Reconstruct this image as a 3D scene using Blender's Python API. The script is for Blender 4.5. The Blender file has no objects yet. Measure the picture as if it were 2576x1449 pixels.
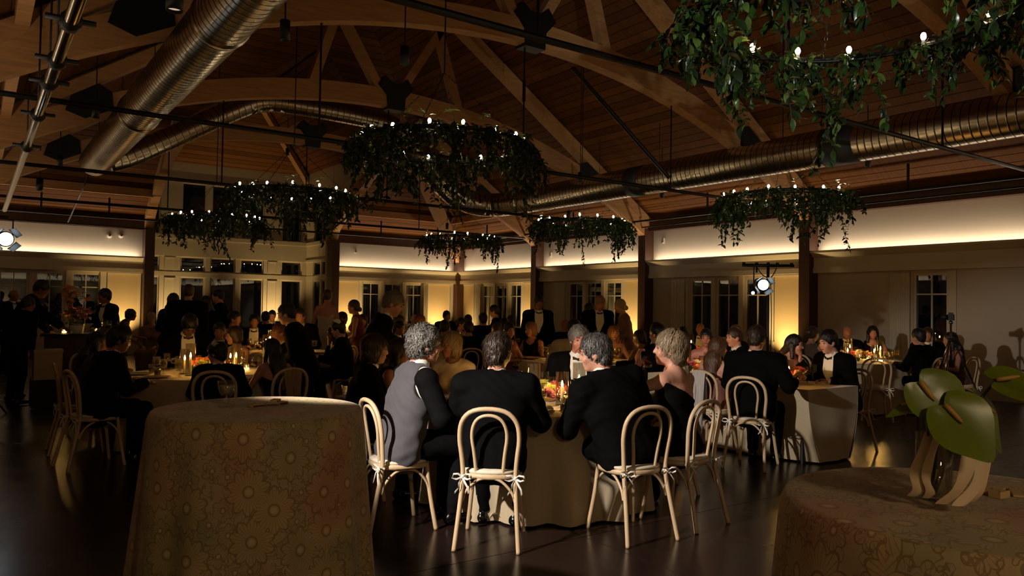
import bpy, math, random
import numpy as np
from mathutils import Vector, Matrix
PI = math.pi
SC = bpy.context.scene
COL = SC.collection
rnd = random.Random(7)
# ------------------------------------------------------------------ camera
HC = 1.54
cam_d = bpy.data.cameras.new('camera'); cam = bpy.data.objects.new('camera', cam_d); COL.objects.link(cam)
yaw, pitch, roll = 0.614520364, 0.0255096389, 0.0154054457
_f = Vector((math.sin(yaw)*math.cos(pitch), math.cos(yaw)*math.cos(pitch), math.sin(pitch)))
_r = Vector((math.cos(yaw), -math.sin(yaw), 0)); _u = _r.cross(_f)
_r2 = math.cos(roll)*_r + math.sin(roll)*_u; _u2 = -math.sin(roll)*_r + math.cos(roll)*_u
M3 = Matrix((_r2, _u2, -_f)).transposed()
cam.matrix_world = Matrix.Translation((0, 0, HC)) @ M3.to_4x4()
cam_d.sensor_width = 36.0; cam_d.lens = 1919.4/2576*36; cam_d.clip_start = 0.05; cam_d.clip_end = 300
SC.camera = cam
# ------------------------------------------------------------------ world, exposure
w = bpy.data.worlds.new('night'); SC.world = w; w.use_nodes = True
w.node_tree.nodes['Background'].inputs[0].default_value = (0.35, 0.42, 0.5, 1)
w.node_tree.nodes['Background'].inputs[1].default_value = 0.004
vs = SC.view_settings
vs.view_transform = 'Standard'; vs.look = 'None'; vs.exposure = 0.0; vs.gamma = 1.0; vs.use_curve_mapping = False
cy = SC.cycles
cy.max_bounces = 6; cy.diffuse_bounces = 3; cy.glossy_bounces = 3; cy.transmission_bounces = 4; cy.transparent_max_bounces = 16
cy.caustics_reflective = False; cy.caustics_refractive = False; cy.sample_clamp_indirect = 3.0
cy.use_light_tree = True
try:
    cy.use_denoising = True; cy.denoiser = 'OPENIMAGEDENOISE'
except Exception: pass
def light(name, kind, loc, energy, color, rot=None, aim=None, **kw):
    d = bpy.data.lights.new(name, kind); d.energy = energy; d.color = color
    for k, v in kw.items(): setattr(d, k, v)
    o = bpy.data.objects.new(name, d); COL.objects.link(o); o.location = loc
    if aim is not None:
        o.rotation_euler = (Vector(aim)-Vector(loc)).to_track_quat('-Z', 'Y').to_euler()
    elif rot is not None: o.rotation_euler = rot
    return o
AMBER = (1.0, 0.68, 0.27); WARM = (1.0, 0.84, 0.63); COOL = (0.93, 0.96, 1.0)
COLS_Y = (5.0, 9.88, 14.82, 19.70)
XW, YW, XL, YB = 15.05, 24.75, -0.75, -6.5          # wall planes
# cove strips lying on the ledge tops
def cove(name, x0, y0, x1, y1, e, size=0.05):
    L = math.hypot(x1-x0, y1-y0)
    o = light(name, 'AREA', ((x0+x1)/2, (y0+y1)/2, 2.815), e*L, WARM, shape='RECTANGLE', size=L, size_y=size)
    o.rotation_euler = (PI, 0, math.atan2(y1-y0, x1-x0))
    return o
COVE_E = 6.0
for a, b in ((-1.0, 4.75), (5.2, 9.65), (10.1, 14.6), (15.05, 19.45), (19.95, 24.4)):
    cove('cove_light', XW-0.12, a, XW-0.12, b, COVE_E)
cove('cove_light', XL+0.3, YW-0.12, 3.95, YW-0.12, COVE_E)
cove('cove_light', 10.12, YW-0.12, 14.6, YW-0.12, COVE_E)
cove('cove_light', XL+0.19, YB+.3, XL+0.19, 24.2, COVE_E*.6)
cove('cove_light', XL+.4, YB+0.19, XW-.4, YB+0.19, COVE_E*.7)
cove('cove_light', XW-0.19, YB+.3, XW-0.19, -1.2, COVE_E)
# amber floor uplights by the wall panels: (x, y, strength)
UPL_E = 19.0
UPL = [(14.52, 10.50, 1.0), (14.52, 15.45, 1.0), (14.52, 20.35, 1.0), (14.00, 24.15, 1.0), (14.50, 23.7, .4),
       (10.55, 24.15, 1.0), (3.55, 24.15, .75), (5.30, 26.55, .9), (8.70, 26.55, 1.2),
       (-.2, 1.2, .2), (-.2, -2.6, .5), (1.6, -5.9, .7), (5.5, -5.9, .7), (10.0, -5.9, .7)]
for x, y, s in UPL:
    tgt = (x, YW+(2.45 if y > 26 else 0.0), 4.2 if y > 26 else 2.1) if y > 24 else (XL, y, 2.1) if x < 0 else (x, YB, 2.1) if y < -5 else (XW, y, 2.1)
    light('uplight_beam', 'SPOT', (x, y, 0.22), UPL_E*s*14, AMBER if y > 2 else (1.0, .76, .42), aim=tgt, spot_size=math.radians(80), spot_blend=1.0, shadow_soft_size=0.05)
# bright theatrical spot on a stand outside the picture, to the left of the tables
light('unseen_spot', 'SPOT', (-0.30, 3.75, 2.45), 960.0, (1.0, 0.90, 0.79), aim=(4.05, 4.2, .72), spot_size=math.radians(45), spot_blend=0.35, shadow_soft_size=0.05)
# a second spot, added behind the camera to brighten the nearest leafy ring
light('unseen_spot', 'SPOT', (-0.3, -2.6, 1.6), 1100.0, (0.95, 0.97, 0.9), aim=(4.1, 2.3, 3.2), spot_size=math.radians(26), spot_blend=0.6, shadow_soft_size=0.05)
# warm fill lamp without a fixture, added behind the camera to brighten the standing tables
light('cocktail_fill', 'SPOT', (0.5, -2.4, 2.9), 85.0, (1.0, .74, .42), aim=(1.75, 1.5, .75), spot_size=math.radians(58), spot_blend=0.8, shadow_soft_size=0.25)
# ------------------------------------------------------------------ helpers
def lin(c):
    return tuple(((v/12.92) if v <= 0.04045 else ((v+0.055)/1.055)**2.4) for v in c)
MATS = {}
def mat(name, color=(0.5, 0.5, 0.5), rough=0.6, metal=0.0, spec=0.5, var=0.12, scale=8.0, stretch=(1, 1, 1), bump=0.0, emit=None, estr=0.0, sheen=0.0, coords='Object', extra=None):
    """procedural principled material: sRGB colour modulated by noise"""
    if name in MATS: return MATS[name]
    m = bpy.data.materials.new(name); m.use_nodes = True; MATS[name] = m
    nt = m.node_tree; N = nt.nodes; L = nt.links; b = N['Principled BSDF']
    c = lin(color)
    b.inputs['Roughness'].default_value = rough; b.inputs['Metallic'].default_value = metal
    b.inputs['Specular IOR Level'].default_value = spec
    if sheen: b.inputs['Sheen Weight'].default_value = sheen
    tc = N.new('ShaderNodeTexCoord'); mp = N.new('ShaderNodeMapping'); mp.inputs['Scale'].default_value = stretch
    no = N.new('ShaderNodeTexNoise'); no.inputs['Scale'].default_value = scale; no.inputs['Detail'].default_value = 3
    L.new(tc.outputs[coords], mp.inputs['Vector']); L.new(mp.outputs[0], no.inputs['Vector'])
    mx = N.new('ShaderNodeMix'); mx.data_type = 'RGBA'
    mx.inputs[6].default_value = (*[max(0, v*(1-2*var)) for v in c], 1); mx.inputs[7].default_value = (*[min(1, v*(1+2*var)) for v in c], 1)
    L.new(no.outputs['Fac'], mx.inputs[0]); L.new(mx.outputs[2], b.inputs['Base Color'])
    if bump:
        bp = N.new('ShaderNodeBump'); bp.inputs['Strength'].default_value = bump; bp.inputs['Distance'].default_value = 0.01
        L.new(no.outputs['Fac'], bp.inputs['Height']); L.new(bp.outputs[0], b.inputs['Normal'])
    if emit:
        b.inputs['Emission Color'].default_value = (*lin(emit), 1); b.inputs['Emission Strength'].default_value = estr
    if extra: extra(nt, b, tc, mp, no, mx)
    return m
def glass_mat(name, tint=(1, 1, 1), refl=0.06, rough=0.02):
    if name in MATS: return MATS[name]
    m = bpy.data.materials.new(name); m.use_nodes = True; MATS[name] = m
    nt = m.node_tree; N = nt.nodes; L = nt.links; N.remove(N['Principled BSDF'])
    tr = N.new('ShaderNodeBsdfTransparent'); tr.inputs[0].default_value = (*lin(tint), 1)
    gl = N.new('ShaderNodeBsdfGlossy'); gl.inputs['Roughness'].default_value = rough
    lw = N.new('ShaderNodeLayerWeight'); lw.inputs['Blend'].default_value = 0.35
    mr = N.new('ShaderNodeMapRange'); mr.inputs['To Min'].default_value = refl; mr.inputs['To Max'].default_value = min(1, refl+0.28)
    mx = N.new('ShaderNodeMixShader')
    L.new(lw.outputs['Fresnel'], mr.inputs['Value']); L.new(mr.outputs[0], mx.inputs[0]); L.new(tr.outputs[0], mx.inputs[1]); L.new(gl.outputs[0], mx.inputs[2])
    L.new(mx.outputs[0], N['Material Output'].inputs['Surface'])
    return m
def emit_mat(name, color, strength):
    if name in MATS: return MATS[name]
    m = bpy.data.materials.new(name); m.use_nodes = True; MATS[name] = m
    nt = m.node_tree; N = nt.nodes; N.remove(N['Principled BSDF'])
    e = N.new('ShaderNodeEmission'); e.inputs[0].default_value = (*lin(color), 1); e.inputs[1].default_value = strength
    nt.links.new(e.outputs[0], N['Material Output'].inputs['Surface'])
    try: m.cycles.emission_sampling = 'FRONT'
    except Exception: pass
    return m
class MB:
    def __init__(s): s.v = []; s.f = []; s.mi = []; s.n = 0
    def add(s, vs, fs, mi=0):
        o = s.n; s.v.extend(tuple(map(float, p)) for p in vs); s.n += len(vs)
        s.f.extend(tuple(i+o for i in f) for f in fs); s.mi.extend([mi]*len(fs)); return s
    def box(s, c, d, rot=None, mi=0):
        hx, hy, hz = d[0]/2, d[1]/2, d[2]/2
        P = [Vector((x, y, z)) for z in (-hz, hz) for y in (-hy, hy) for x in (-hx, hx)]
        if rot is not None: P = [rot @ p for p in P]
        C = Vector(c)
        return s.add([C+p for p in P], [(0, 2, 3, 1), (4, 5, 7, 6), (0, 1, 5, 4), (2, 6, 7, 3), (0, 4, 6, 2), (1, 3, 7, 5)], mi)
    def bb(s, x0, x1, y0, y1, z0, z1, mi=0): return s.box(((x0+x1)/2, (y0+y1)/2, (z0+z1)/2), (x1-x0, y1-y0, z1-z0), None, mi)
    def bar(s, a, b, wd, ht, up=(0, 0, 1), mi=0):
        a, b = Vector(a), Vector(b); d = (b-a); L = d.length; d.normalize(); sd = d.cross(Vector(up))
        if sd.length < 1e-4: sd = d.cross(Vector((1, 0, 0)))
        sd.normalize(); u = sd.cross(d)
        R = Matrix((sd, d, u)).transposed()
        return s.box((a+b)/2, (wd, L, ht), R, mi)
    def tube(s, pts, r, n=8, closed=False, cap=True, mi=0, sx=1.0):
        P = [Vector(p) for p in pts]; m = len(P); R = r if isinstance(r, (list, tuple)) else [r]*m
        T = []
        for i in range(m):
            if closed: t = P[(i+1) % m]-P[i-1]
            else: t = P[min(i+1, m-1)]-P[max(i-1, 0)]
            T.append(t.normalized() if t.length > 1e-9 else Vector((0, 0, 1)))
        u = T[0].orthogonal().normalized(); vs = []
        for i in range(m):
            u = (u-T[i]*u.dot(T[i]));
            if u.length < 1e-6: u = T[i].orthogonal()
            u.normalize(); w_ = T[i].cross(u)
            for k in range(n):
                a = 2*PI*k/n; vs.append(P[i]+R[i]*(math.cos(a)*u*sx+math.sin(a)*w_))
        fs = []
        for i in range(m if closed else m-1):
            j = (i+1) % m
            for k in range(n):
                k2 = (k+1) % n; fs.append((i*n+k, i*n+k2, j*n+k2, j*n+k))
        if cap and not closed: fs.append(tuple(range(n-1, -1, -1))); fs.append(tuple((m-1)*n+k for k in range(n)))
        return s.add(vs, fs, mi)
    def lathe(s, prof, n=16, c=(0, 0, 0), mi=0, cap=False):
        vs = []; fs = []; C = Vector(c); m = len(prof)
        for r, z in prof:
            for k in range(n):
                a = 2*PI*k/n; vs.append(C+Vector((r*math.cos(a), r*math.sin(a), z)))
        for i in range(m-1):
            for k in range(n):
                k2 = (k+1) % n; fs.append((i*n+k, i*n+k2, (i+1)*n+k2, (i+1)*n+k))
        if cap: fs.append(tuple(range(n-1, -1, -1))); fs.append(tuple((m-1)*n+k for k in range(n)))
        return s.add(vs, fs, mi)
    def ball(s, c, r, n=10, m=6, mi=0):
        rx, ry, rz = (r, r, r) if not isinstance(r, (tuple, list)) else r
        prof = [(math.sin(PI*i/m), -math.cos(PI*i/m)) for i in range(m+1)]
        prof[0] = (1e-4, -1); prof[-1] = (1e-4, 1)
        vs = []; C = Vector(c)
        for q, z in prof:
            for k in range(n): a = 2*PI*k/n; vs.append(C+Vector((rx*q*math.cos(a), ry*q*math.sin(a), rz*z)))
        fs = [(i*n+k, i*n+(k+1) % n, (i+1)*n+(k+1) % n, (i+1)*n+k) for i in range(m) for k in range(n)]
        return s.add(vs, fs, mi)
    def prism(s, poly, axis, a, b, mi=0):
        """polygon in 2-D extruded along an axis: axis 'x': poly=(y,z); 'y': (x,z); 'z': (x,y)"""
        def P(p, t): return {'x': (t, p[0], p[1]), 'y': (p[0], t, p[1]), 'z': (p[0], p[1], t)}[axis]
        n = len(poly); vs = [P(p, a) for p in poly]+[P(p, b) for p in poly]
        fs = [tuple(range(n-1, -1, -1)), tuple(range(n, 2*n))]+[(i, (i+1) % n, n+(i+1) % n, n+i) for i in range(n)]
        return s.add(vs, fs, mi)
    def mesh(s, name, mats, smooth=False):
        me = bpy.data.meshes.new(name); me.from_pydata(s.v, [], s.f)
        for m in (mats if isinstance(mats, (list, tuple)) else [mats]): me.materials.append(m)
        if any(s.mi): me.polygons.foreach_set('material_index', s.mi)
        if smooth: me.polygons.foreach_set('use_smooth', [True]*len(s.f))
        me.update(); return me
    def obj(s, name, mats, parent=None, smooth=False, loc=None):
        return mk(name, s.mesh(name, mats, smooth), parent, loc)
def mk(name, me, parent=None, loc=None, rotz=0.0):
    o = bpy.data.objects.new(name, me); COL.objects.link(o)
    if parent: o.parent = parent
    if loc is not None: o.location = loc
    if rotz: o.rotation_euler = (0, 0, rotz)
    return o
def tag(o, label=None, cat=None, group=None, kind=None):
    if label: o['label'] = label
    if cat: o['category'] = cat
    if group: o['group'] = group
    if kind: o['kind'] = kind
    return o
def thing(name, label, cat, loc=(0, 0, 0), rotz=0.0, group=None):
    o = bpy.data.objects.new(name, None); COL.objects.link(o); o.location = loc; o.rotation_euler = (0, 0, rotz)
    return tag(o, label, cat, group)
def struct(name, me=None, parent=None):
    o = mk(name, me, parent)
    if parent is None: o['kind'] = 'structure'
    return o
def kids(o): return KID.get(o.name, [])
KID = {}
def reg(root, *cs): KID.setdefault(root.name, []).extend(cs)
def dup(root, loc, rotz, label, cat, group=None, scale=None):
    """copy of a thing with copies of its parts and their parts (mesh data shared)"""
    def cp(o, par):
        c = o.copy(); COL.objects.link(c)
        if par: c.parent = par
        for ch in o.children: cp(ch, c)
        return c
    r = cp(root, None); r.location = loc; r.rotation_euler = (0, 0, rotz)
    if scale: r.scale = (scale,)*3
    for k in ('label', 'category', 'group'):
        if k in r: del r[k]
    return tag(r, label, cat, group)
def setm(o, m):
    """material on the object slot so that the mesh can be shared"""
    s_ = o.material_slots[0]; s_.link = 'OBJECT'; s_.material = m
# ------------------------------------------------------------------ materials
def wood_extra(rings=1.0):
    def ex(nt, b, tc, mp, no, mx): pass
    return ex
M = {}
M['plank'] = mat('pine_plank', (0.41, 0.25, 0.115), 0.68, spec=.12, var=0.22, scale=3.0, stretch=(6, .4, 6))
M['plank_b'] = mat('pine_plank_dark', (0.36, 0.215, 0.095), 0.68, spec=.12, var=0.22, scale=3.0, stretch=(6, .4, 6))
M['plank_c'] = mat('pine_plank_light', (0.45, 0.28, 0.13), 0.68, spec=.12, var=0.2, scale=3.0, stretch=(6, .4, 6))
M['plank_e'] = mat('pine_plank_cross', (0.41, 0.25, 0.115), 0.68, spec=.12, var=0.22, scale=3.0, stretch=(.4, 6, 6))
M['deck'] = mat('roof_deck', (0.05, 0.035, 0.025), 0.9)
M['glulam'] = mat('glulam_timber', (0.70, 0.52, 0.34), 0.65, spec=.15, var=0.2, scale=2.5, stretch=(1, 6, 12))
M['post'] = mat('stained_post', (0.28, 0.165, 0.10), 0.5, var=0.2, scale=3, stretch=(8, 8, .6))
M['black'] = mat('black_steel', (0.035, 0.033, 0.03), 0.55, var=.2)
M['rod'] = mat('black_rod', (0.10, 0.085, 0.07), 0.4, metal=0.5)
M['paint'] = mat('ivory_trim_paint', (0.80, 0.75, 0.67), 0.5, var=.03, scale=2)
M['wall'] = mat('cream_wall_paint', (0.78, 0.72, 0.64), 0.75, var=.03, scale=1.5)
M['linen'] = mat('woven_wall_panel', (0.80, 0.70, 0.54), 0.8, var=.06, scale=30, stretch=(1, 1, 12))
M['duct'] = mat('galvanised_duct', (0.74, 0.69, 0.61), 0.27, metal=1.0, var=.08, scale=5)
M['seam'] = mat('duct_seam', (0.10, 0.09, 0.075), 0.5, metal=.6)
M['ductband'] = mat('duct_damper', (0.13, 0.125, 0.12), 0.6, metal=.2)
M['chrome'] = mat('steel_pipe', (0.62, 0.58, 0.52), 0.22, metal=1.0)
M['night'] = mat('night_ground', (0.03, 0.035, 0.03), 0.95)
M['pane'] = glass_mat('window_pane', (0.80, 0.84, 0.84), 0.10, 0.01)
M['clear'] = glass_mat('clear_glass', (0.97, 0.97, 0.95), 0.07, 0.02)
M['green_glass'] = glass_mat('green_bottle_glass', (0.18, 0.36, 0.12), 0.08, 0.03)
M['pink_drink'] = glass_mat('pink_drink', (0.93, 0.62, 0.55), 0.05, 0.05)
M['gold_drink'] = glass_mat('pale_wine', (0.95, 0.85, 0.55), 0.05, 0.05)
M['dark_drink'] = mat('dark_drink', (0.10, 0.03, 0.02), 0.15)
M['cloth'] = mat('ivory_table_linen', (0.74, 0.67, 0.55), 0.85, var=.06, scale=60, sheen=.2)
M['napkin'] = mat('white_napkin', (0.90, 0.88, 0.84), 0.85, var=.04, scale=40)
M['chair'] = mat('pale_bentwood', (0.80, 0.69, 0.55), 0.42, var=.1, scale=6, stretch=(3, 3, .6))
M['ribbon'] = mat('white_ribbon', (0.92, 0.90, 0.86), 0.7, var=.03)
M['cushion'] = mat('ivory_cushion', (0.86, 0.82, 0.74), 0.85, var=.05, scale=30)
M['bulb'] = emit_mat('bulb_glow', (1.0, 0.90, 0.72), 48.0)
M['flame'] = emit_mat('flame_glow', (1.0, 0.74, 0.38), 480.0)
M['votive_glow'] = emit_mat('votive_glow', (1.0, 0.76, 0.38), 14.0)
M['lens'] = emit_mat('spot_lens', (0.90, 0.96, 1.0), 9.0)
M['downlens'] = emit_mat('downlight_lens', (1.0, 0.88, 0.72), 0.55)
M['wax'] = mat('ivory_wax', (0.90, 0.80, 0.62), 0.5, var=.04, emit=(1.0, .7, .35), estr=.04)
M['plate'] = mat('charger_plate', (0.42, 0.36, 0.30), 0.25, var=.08)
M['silver'] = mat('flatware', (0.75, 0.72, 0.68), 0.18, metal=1.0)
M['sleeve'] = mat('bulb_sleeve', (0.9, 0.88, 0.8), 0.5)

# ------------------------------------------------------------------ floor: sawn concrete slabs
def floor_extra(nt, b, tc, mp, no, mx):
    N = nt.nodes; L = nt.links
    n2 = N.new('ShaderNodeTexNoise'); n2.inputs['Scale'].default_value = 2.2; n2.inputs['Detail'].default_value = 6
    L.new(tc.outputs['Object'], n2.inputs['Vector'])
    mr = N.new('ShaderNodeMapRange'); mr.inputs['To Min'].default_value = 0.16; mr.inputs['To Max'].default_value = 0.34
    L.new(n2.outputs['Fac'], mr.inputs['Value']); L.new(mr.outputs[0], b.inputs['Roughness'])
M['floor'] = mat('stained_concrete', (0.155, 0.105, 0.09), 0.25, var=.12, scale=1.3, extra=floor_extra)
M['joint'] = mat('floor_joint', (0.46, 0.36, 0.30), 0.7)
fl = struct('floor', MB().bb(XL-.3, XW+.3, YB-.3, 27.6, -.2, -.012).mesh('floor', M['joint']))
fx = [XL-.25, 3.41, 7.2, 11.0, XW+.25]; fy = [YB-.25, -1.0, 3.95, 8.85, 13.8, 18.7, 23.6, 27.5]
for i in range(4):
    for j in range(7):
        MB().bb(fx[i]+.003, fx[i+1]-.003, fy[j]+.003, fy[j+1]-.003, -.012, 0).obj('slab', M['floor'], fl)
# ------------------------------------------------------------------ walls with window openings
def wall_boxes(a0, a1, ztop, holes, put):
    """pieces of a wall between a0 and a1 with rectangular holes (a,b,z0,z1)"""
    cur = a0
    for (a, b, z0, z1) in sorted(holes):
        put(cur, a, 0, ztop)
        if z0 > 0: put(a, b, 0, z0)
        put(a, b, z1, ztop); cur = b
    put(cur, a1, 0, ztop)
ZT = 3.66
SILL, HEAD = 0.85, 2.33
right_holes = []
WIN_R = [(7.02, 7.68)]+[(a+o, a+o+.70) for a in (11.0, 15.92, 20.78) for o in (0, .84, 1.68)]
WIN_E = [(-.25, .42), (.55, 1.22), (1.38, 2.08), (2.26, 2.97), (11.08, 11.76), (11.90, 12.60), (12.75, 13.45)]
mb = MB(); wall_boxes(YB, YW+.2, ZT+.4, [(a, b, SILL, HEAD) for a, b in WIN_R], lambda a, b, z0, z1: mb.bb(XW, XW+.2, a, b, z0, z1))
struct('wall_right', mb.mesh('wall_right', M['wall']))
mb = MB(); wall_boxes(XL, 4.32, ZT+.4, [(a, b, SILL, HEAD) for a, b in WIN_E[:4]], lambda a, b, z0, z1: mb.bb(a, b, YW, YW+.2, z0, z1))
wall_boxes(9.78, XW+.2, ZT+.4, [(a, b, SILL, HEAD) for a, b in WIN_E[4:]], lambda a, b, z0, z1: mb.bb(a, b, YW, YW+.2, z0, z1))
struct('wall_end', mb.mesh('wall_end', M['wall']))
struct('wall_left', MB().bb(XL-.2, XL, YB, YW+.2, 0, ZT+.4).mesh('wall_left', M['wall']))
struct('wall_back', MB().bb(XL-.2, XW+.2, YB-.2, YB, 0, 9.2).mesh('wall_back', M['wall']))
wn = [0]
def window(kind, c0, c1, z0, z1, plane, mid=None, mun=1, depth=.2, sign=1):
    """casement: frame, muntins, panes. kind 'x': lies in plane X=plane (c along Y); 'y': plane Y=plane (c along X)"""
    wn[0] += 1; w_ = struct('window_%d' % wn[0])
    def B(mb, a, b, za, zb, d0, d1):
        if kind == 'x': mb.bb(plane+sign*d0 if sign > 0 else plane-d1, plane+sign*d1 if sign > 0 else plane-d0, a, b, za, zb)
        else: mb.bb(a, b, plane+d0, plane+d1, za, zb)
    f = .045; mb = MB()
    B(mb, c0, c0+f, z0, z1, .02, .12); B(mb, c1-f, c1, z0, z1, .02, .12); B(mb, c0+f, c1-f, z1-f, z1, .02, .12); B(mb, c0+f, c1-f, z0, z0+f, .02, .12)
    mb.obj('window_frame', M['paint'], w_)
    xs = [c0+f]+([(c0+c1)/2] if mun else [])+[c1-f]; zs = [z0+f]+([mid] if mid else [])+[z1-f]; t = .014
    if mun: m_ = MB(); B(m_, xs[1]-t, xs[1]+t, z0+f, z1-f, .045, .085); m_.obj('muntin', M['paint'], w_)
    if mid: m_ = MB(); B(m_, c0+f, c1-f, mid-t, mid+t, .04, .09); m_.obj('muntin', M['paint'], w_)
    for i in range(len(xs)-1):
        for j in range(len(zs)-1):
            m_ = MB(); B(m_, xs[i]+.002, xs[i+1]-.002, zs[j]+.002, zs[j+1]-.002, .06, .066); m_.obj('pane', M['pane'], w_)
    return w_
for a, b in WIN_R: window('x', a, b, SILL, HEAD, XW, 1.92)
for a, b in WIN_E: window('y', a, b, SILL, HEAD, YW, 1.93)
# ledges (cornice with a light trough): profile (d from wall, z)
PROF = [(0, 2.385), (.19, 2.385), (.19, 2.50), (.16, 2.50), (.16, 2.71), (.20, 2.735), (.28, 2.81), (.30, 2.815), (.30, 2.86), (.27, 2.86), (.23, 2.80), (.16, 2.745), (0, 2.745)]
tn = [0]
def trim(mb, m=None, name=None):
    tn[0] += 1; return struct(name or 'trim_%d' % tn[0], mb.mesh('trim', m or M['paint']))
RB = list(COLS_Y)
segs = [(YB, RB[0]-.13), (RB[0]+.13, RB[1]-.13), (RB[1]+.13, RB[2]-.13), (RB[2]+.13, RB[3]-.13), (RB[3]+.13, YW)]
for a, b in segs: trim(MB().prism([(XW-d, z) for d, z in PROF], 'y', a, b))
for a, b in ((XL, 4.05), (10.03, XW-.28)): trim(MB().prism([(YW-d, z) for d, z in PROF], 'x', a, b))
trim(MB().prism([(XL+d, z) for d, z in PROF], 'y', YB, YW))
# framed woven wall panels beside the columns and casings around the window groups
def panel_x(a, b):
    mb = MB(); t = .05
    for (y0, y1, z0, z1) in ((a-t, a, .12, 2.37), (b, b+t, .12, 2.37), (a, b, 2.33, 2.37)): mb.bb(XW-.035, XW, y0, y1, z0, z1)
    trim(mb)
    tn[0] += 1; struct('wall_panel', MB().bb(XW-.008, XW, a, b, .12, 2.33).mesh('wall_panel', M['linen']))
def panel_y(a, b):
    mb = MB(); t = .05
    for (y0, y1, z0, z1) in ((a-t, a, .12, 2.37), (b, b+t, .12, 2.37), (a, b, 2.33, 2.37)): mb.bb(y0, y1, YW-.035, YW, z0, z1)
    trim(mb)
    struct('wall_panel', MB().bb(a, b, YW-.008, YW, .12, 2.33).mesh('wall_panel', M['linen']))
for a, b in ((10.12, 10.85), (15.06, 15.78), (19.95, 20.6), (23.75, 24.5)): panel_x(a, b)
for a, b in ((3.2, 3.98), (10.15, 10.88), (13.72, 14.55)): panel_y(a, b)
for a, b in ((10.92, 13.46), (15.84, 18.38), (20.7, 23.24), (6.94, 7.76)):
    mb = MB(); mb.bb(XW-.03, XW, a-.07, a+.06, SILL-.06, 2.38); mb.bb(XW-.03, XW, b-.03, b+.14, SILL-.06, 2.38); mb.bb(XW-.04, XW, a-.09, b+.16, SILL-.07, SILL)
    if b-a > 2:
        for o in (.78, 1.62): mb.bb(XW-.03, XW, a+.08+o-.07, a+.08+o+.06, SILL, 2.38)
    trim(mb)
for a, b in ((-.3, 3.0), (11.02, 13.5)):
    mb = MB(); mb.bb(a-.08, a+.05, YW-.03, YW, SILL-.06, 2.38); mb.bb(b-.03, b+.12, YW-.03, YW, SILL-.06, 2.38); mb.bb(a-.1, b+.14, YW-.04, YW, SILL-.07, SILL)
    for c in ((.485, 1.30, 2.17) if a < 5 else (11.83, 12.675)): mb.bb(c-.055, c+.055, YW-.03, YW, SILL, 2.38)
    trim(mb)
# baseboards
def base(mb, name): o = struct(name, mb.mesh('baseboard', M['paint'])); return o
mb = MB()
for a, b in segs: mb.bb(XW-.02, XW, a, b, 0, .13)
base(mb, 'baseboard_right'); base(MB().bb(XL, 4.05, YW-.02, YW, 0, .13).bb(10.03, XW-.02, YW-.02, YW, 0, .13), 'baseboard_end')
base(MB().bb(XL, XL+.02, YB, YW-.02, 0, .13), 'baseboard_left')
# columns
def column(x0, x1, y0, y1, ztop=3.72):
    struct('column', MB().bb(x0, x1, y0, y1, 0, ztop).mesh('column', M['post']))
for y in COLS_Y:
    column(XW-.32, XW, y-.13, y+.13); column(XL, XL+.3, y-.13, y+.13)
for x in (4.18, 9.9): column(x-.13, x+.13, YW-.45, YW+.0)
column(XW-.30, XW-.02, YW-.30, YW-.02, 3.9)
# eave beams above the upper walls
struct('beam', MB().bb(XW-.2, XW+.2, YB, YW+.2, ZT, ZT+.28).mesh('beam', M['post']))
struct('beam', MB().bb(XL-.2, XL+.2, YB, YW+.2, ZT, ZT+.28).mesh('beam', M['post']))
struct('beam', MB().bb(XL, 4.05, YW-.2, YW+.2, ZT, ZT+.28).mesh('beam', M['post']))
struct('beam', MB().bb(10.03, XW, YW-.2, YW+.2, ZT, ZT+.28).mesh('beam', M['post']))
# ------------------------------------------------------------------ window bay in the end wall
BX0, BX1, BY = 4.30, 9.95, 27.2
def bayY(x0, x1, z0, z1, d0=0, d1=.18, m='paint'): return (x0, x1, BY+d0, BY+d1, z0, z1)
mb = MB()
mb.bb(BX0, BX1, BY, BY+.2, 0, .35)                                   # apron
for x0, x1 in ((BX0-.2, BX0+.06), (4.98, 5.62), (6.42, 6.58), (7.42, 7.58), (8.39, 9.02), (BX1-.16, BX1+.2)): mb.bb(x0, x1, BY, BY+.2, .35, 3.10)
mb.bb(BX0, BX1, BY-.012, BY+.21, 2.40, 2.56); mb.bb(BX0-.2, BX1+.2, BY-.03, BY+.22, 3.08, 3.76); mb.bb(BX0, BX1, BY-.06, BY+.23, 3.66, 3.79)
for x0, x1 in ((BX0-.2, BX0+.06), (4.98, 5.62), (6.42, 6.58), (8.39, 9.02), (BX1-.16, BX1+.2)): mb.bb(x0, x1, BY, BY+.2, 3.78, 5.62)
mb.bb(7.40, 7.58, BY, BY+.2, 3.78, 5.62)
mb.bb(BX0-.2, BX1+.2, BY-.010, BY+.21, 5.58, 6.35); mb.bb(BX0, BX1, BY-.04, BY-.005, 5.58, 5.66)
struct('wall_bay', mb.mesh('wall_bay', M['paint']))
for x0, x1 in ((BX0+.06, 4.98), (5.62, 6.42), (6.58, 7.42), (7.58, 8.39), (9.02, BX1-.16)):
    window('y', x0, x1, .35, 2.40, BY+.02, None, 0); window('y', x0, x1, 2.56, 3.08, BY+.02, None, 0); window('y', x0, x1, 3.78, 5.58, BY+.02, None, 0)
for x in (5.30, 8.70):
    mb = MB()
    for z0, z1 in ((.5, 2.36), (2.62, 3.04)):
        for b_ in ((x-.17, x-.13, z0, z1), (x+.13, x+.17, z0, z1), (x-.13, x+.13, z1-.03, z1)): mb.bb(b_[0], b_[1], BY-.03, BY, b_[2], b_[3])
    mb.bb(x-.30, x-.26, BY-.02, BY, 3.1, 3.66); mb.bb(x+.26, x+.30, BY-.02, BY, 3.1, 3.66)
    trim(mb)
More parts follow.
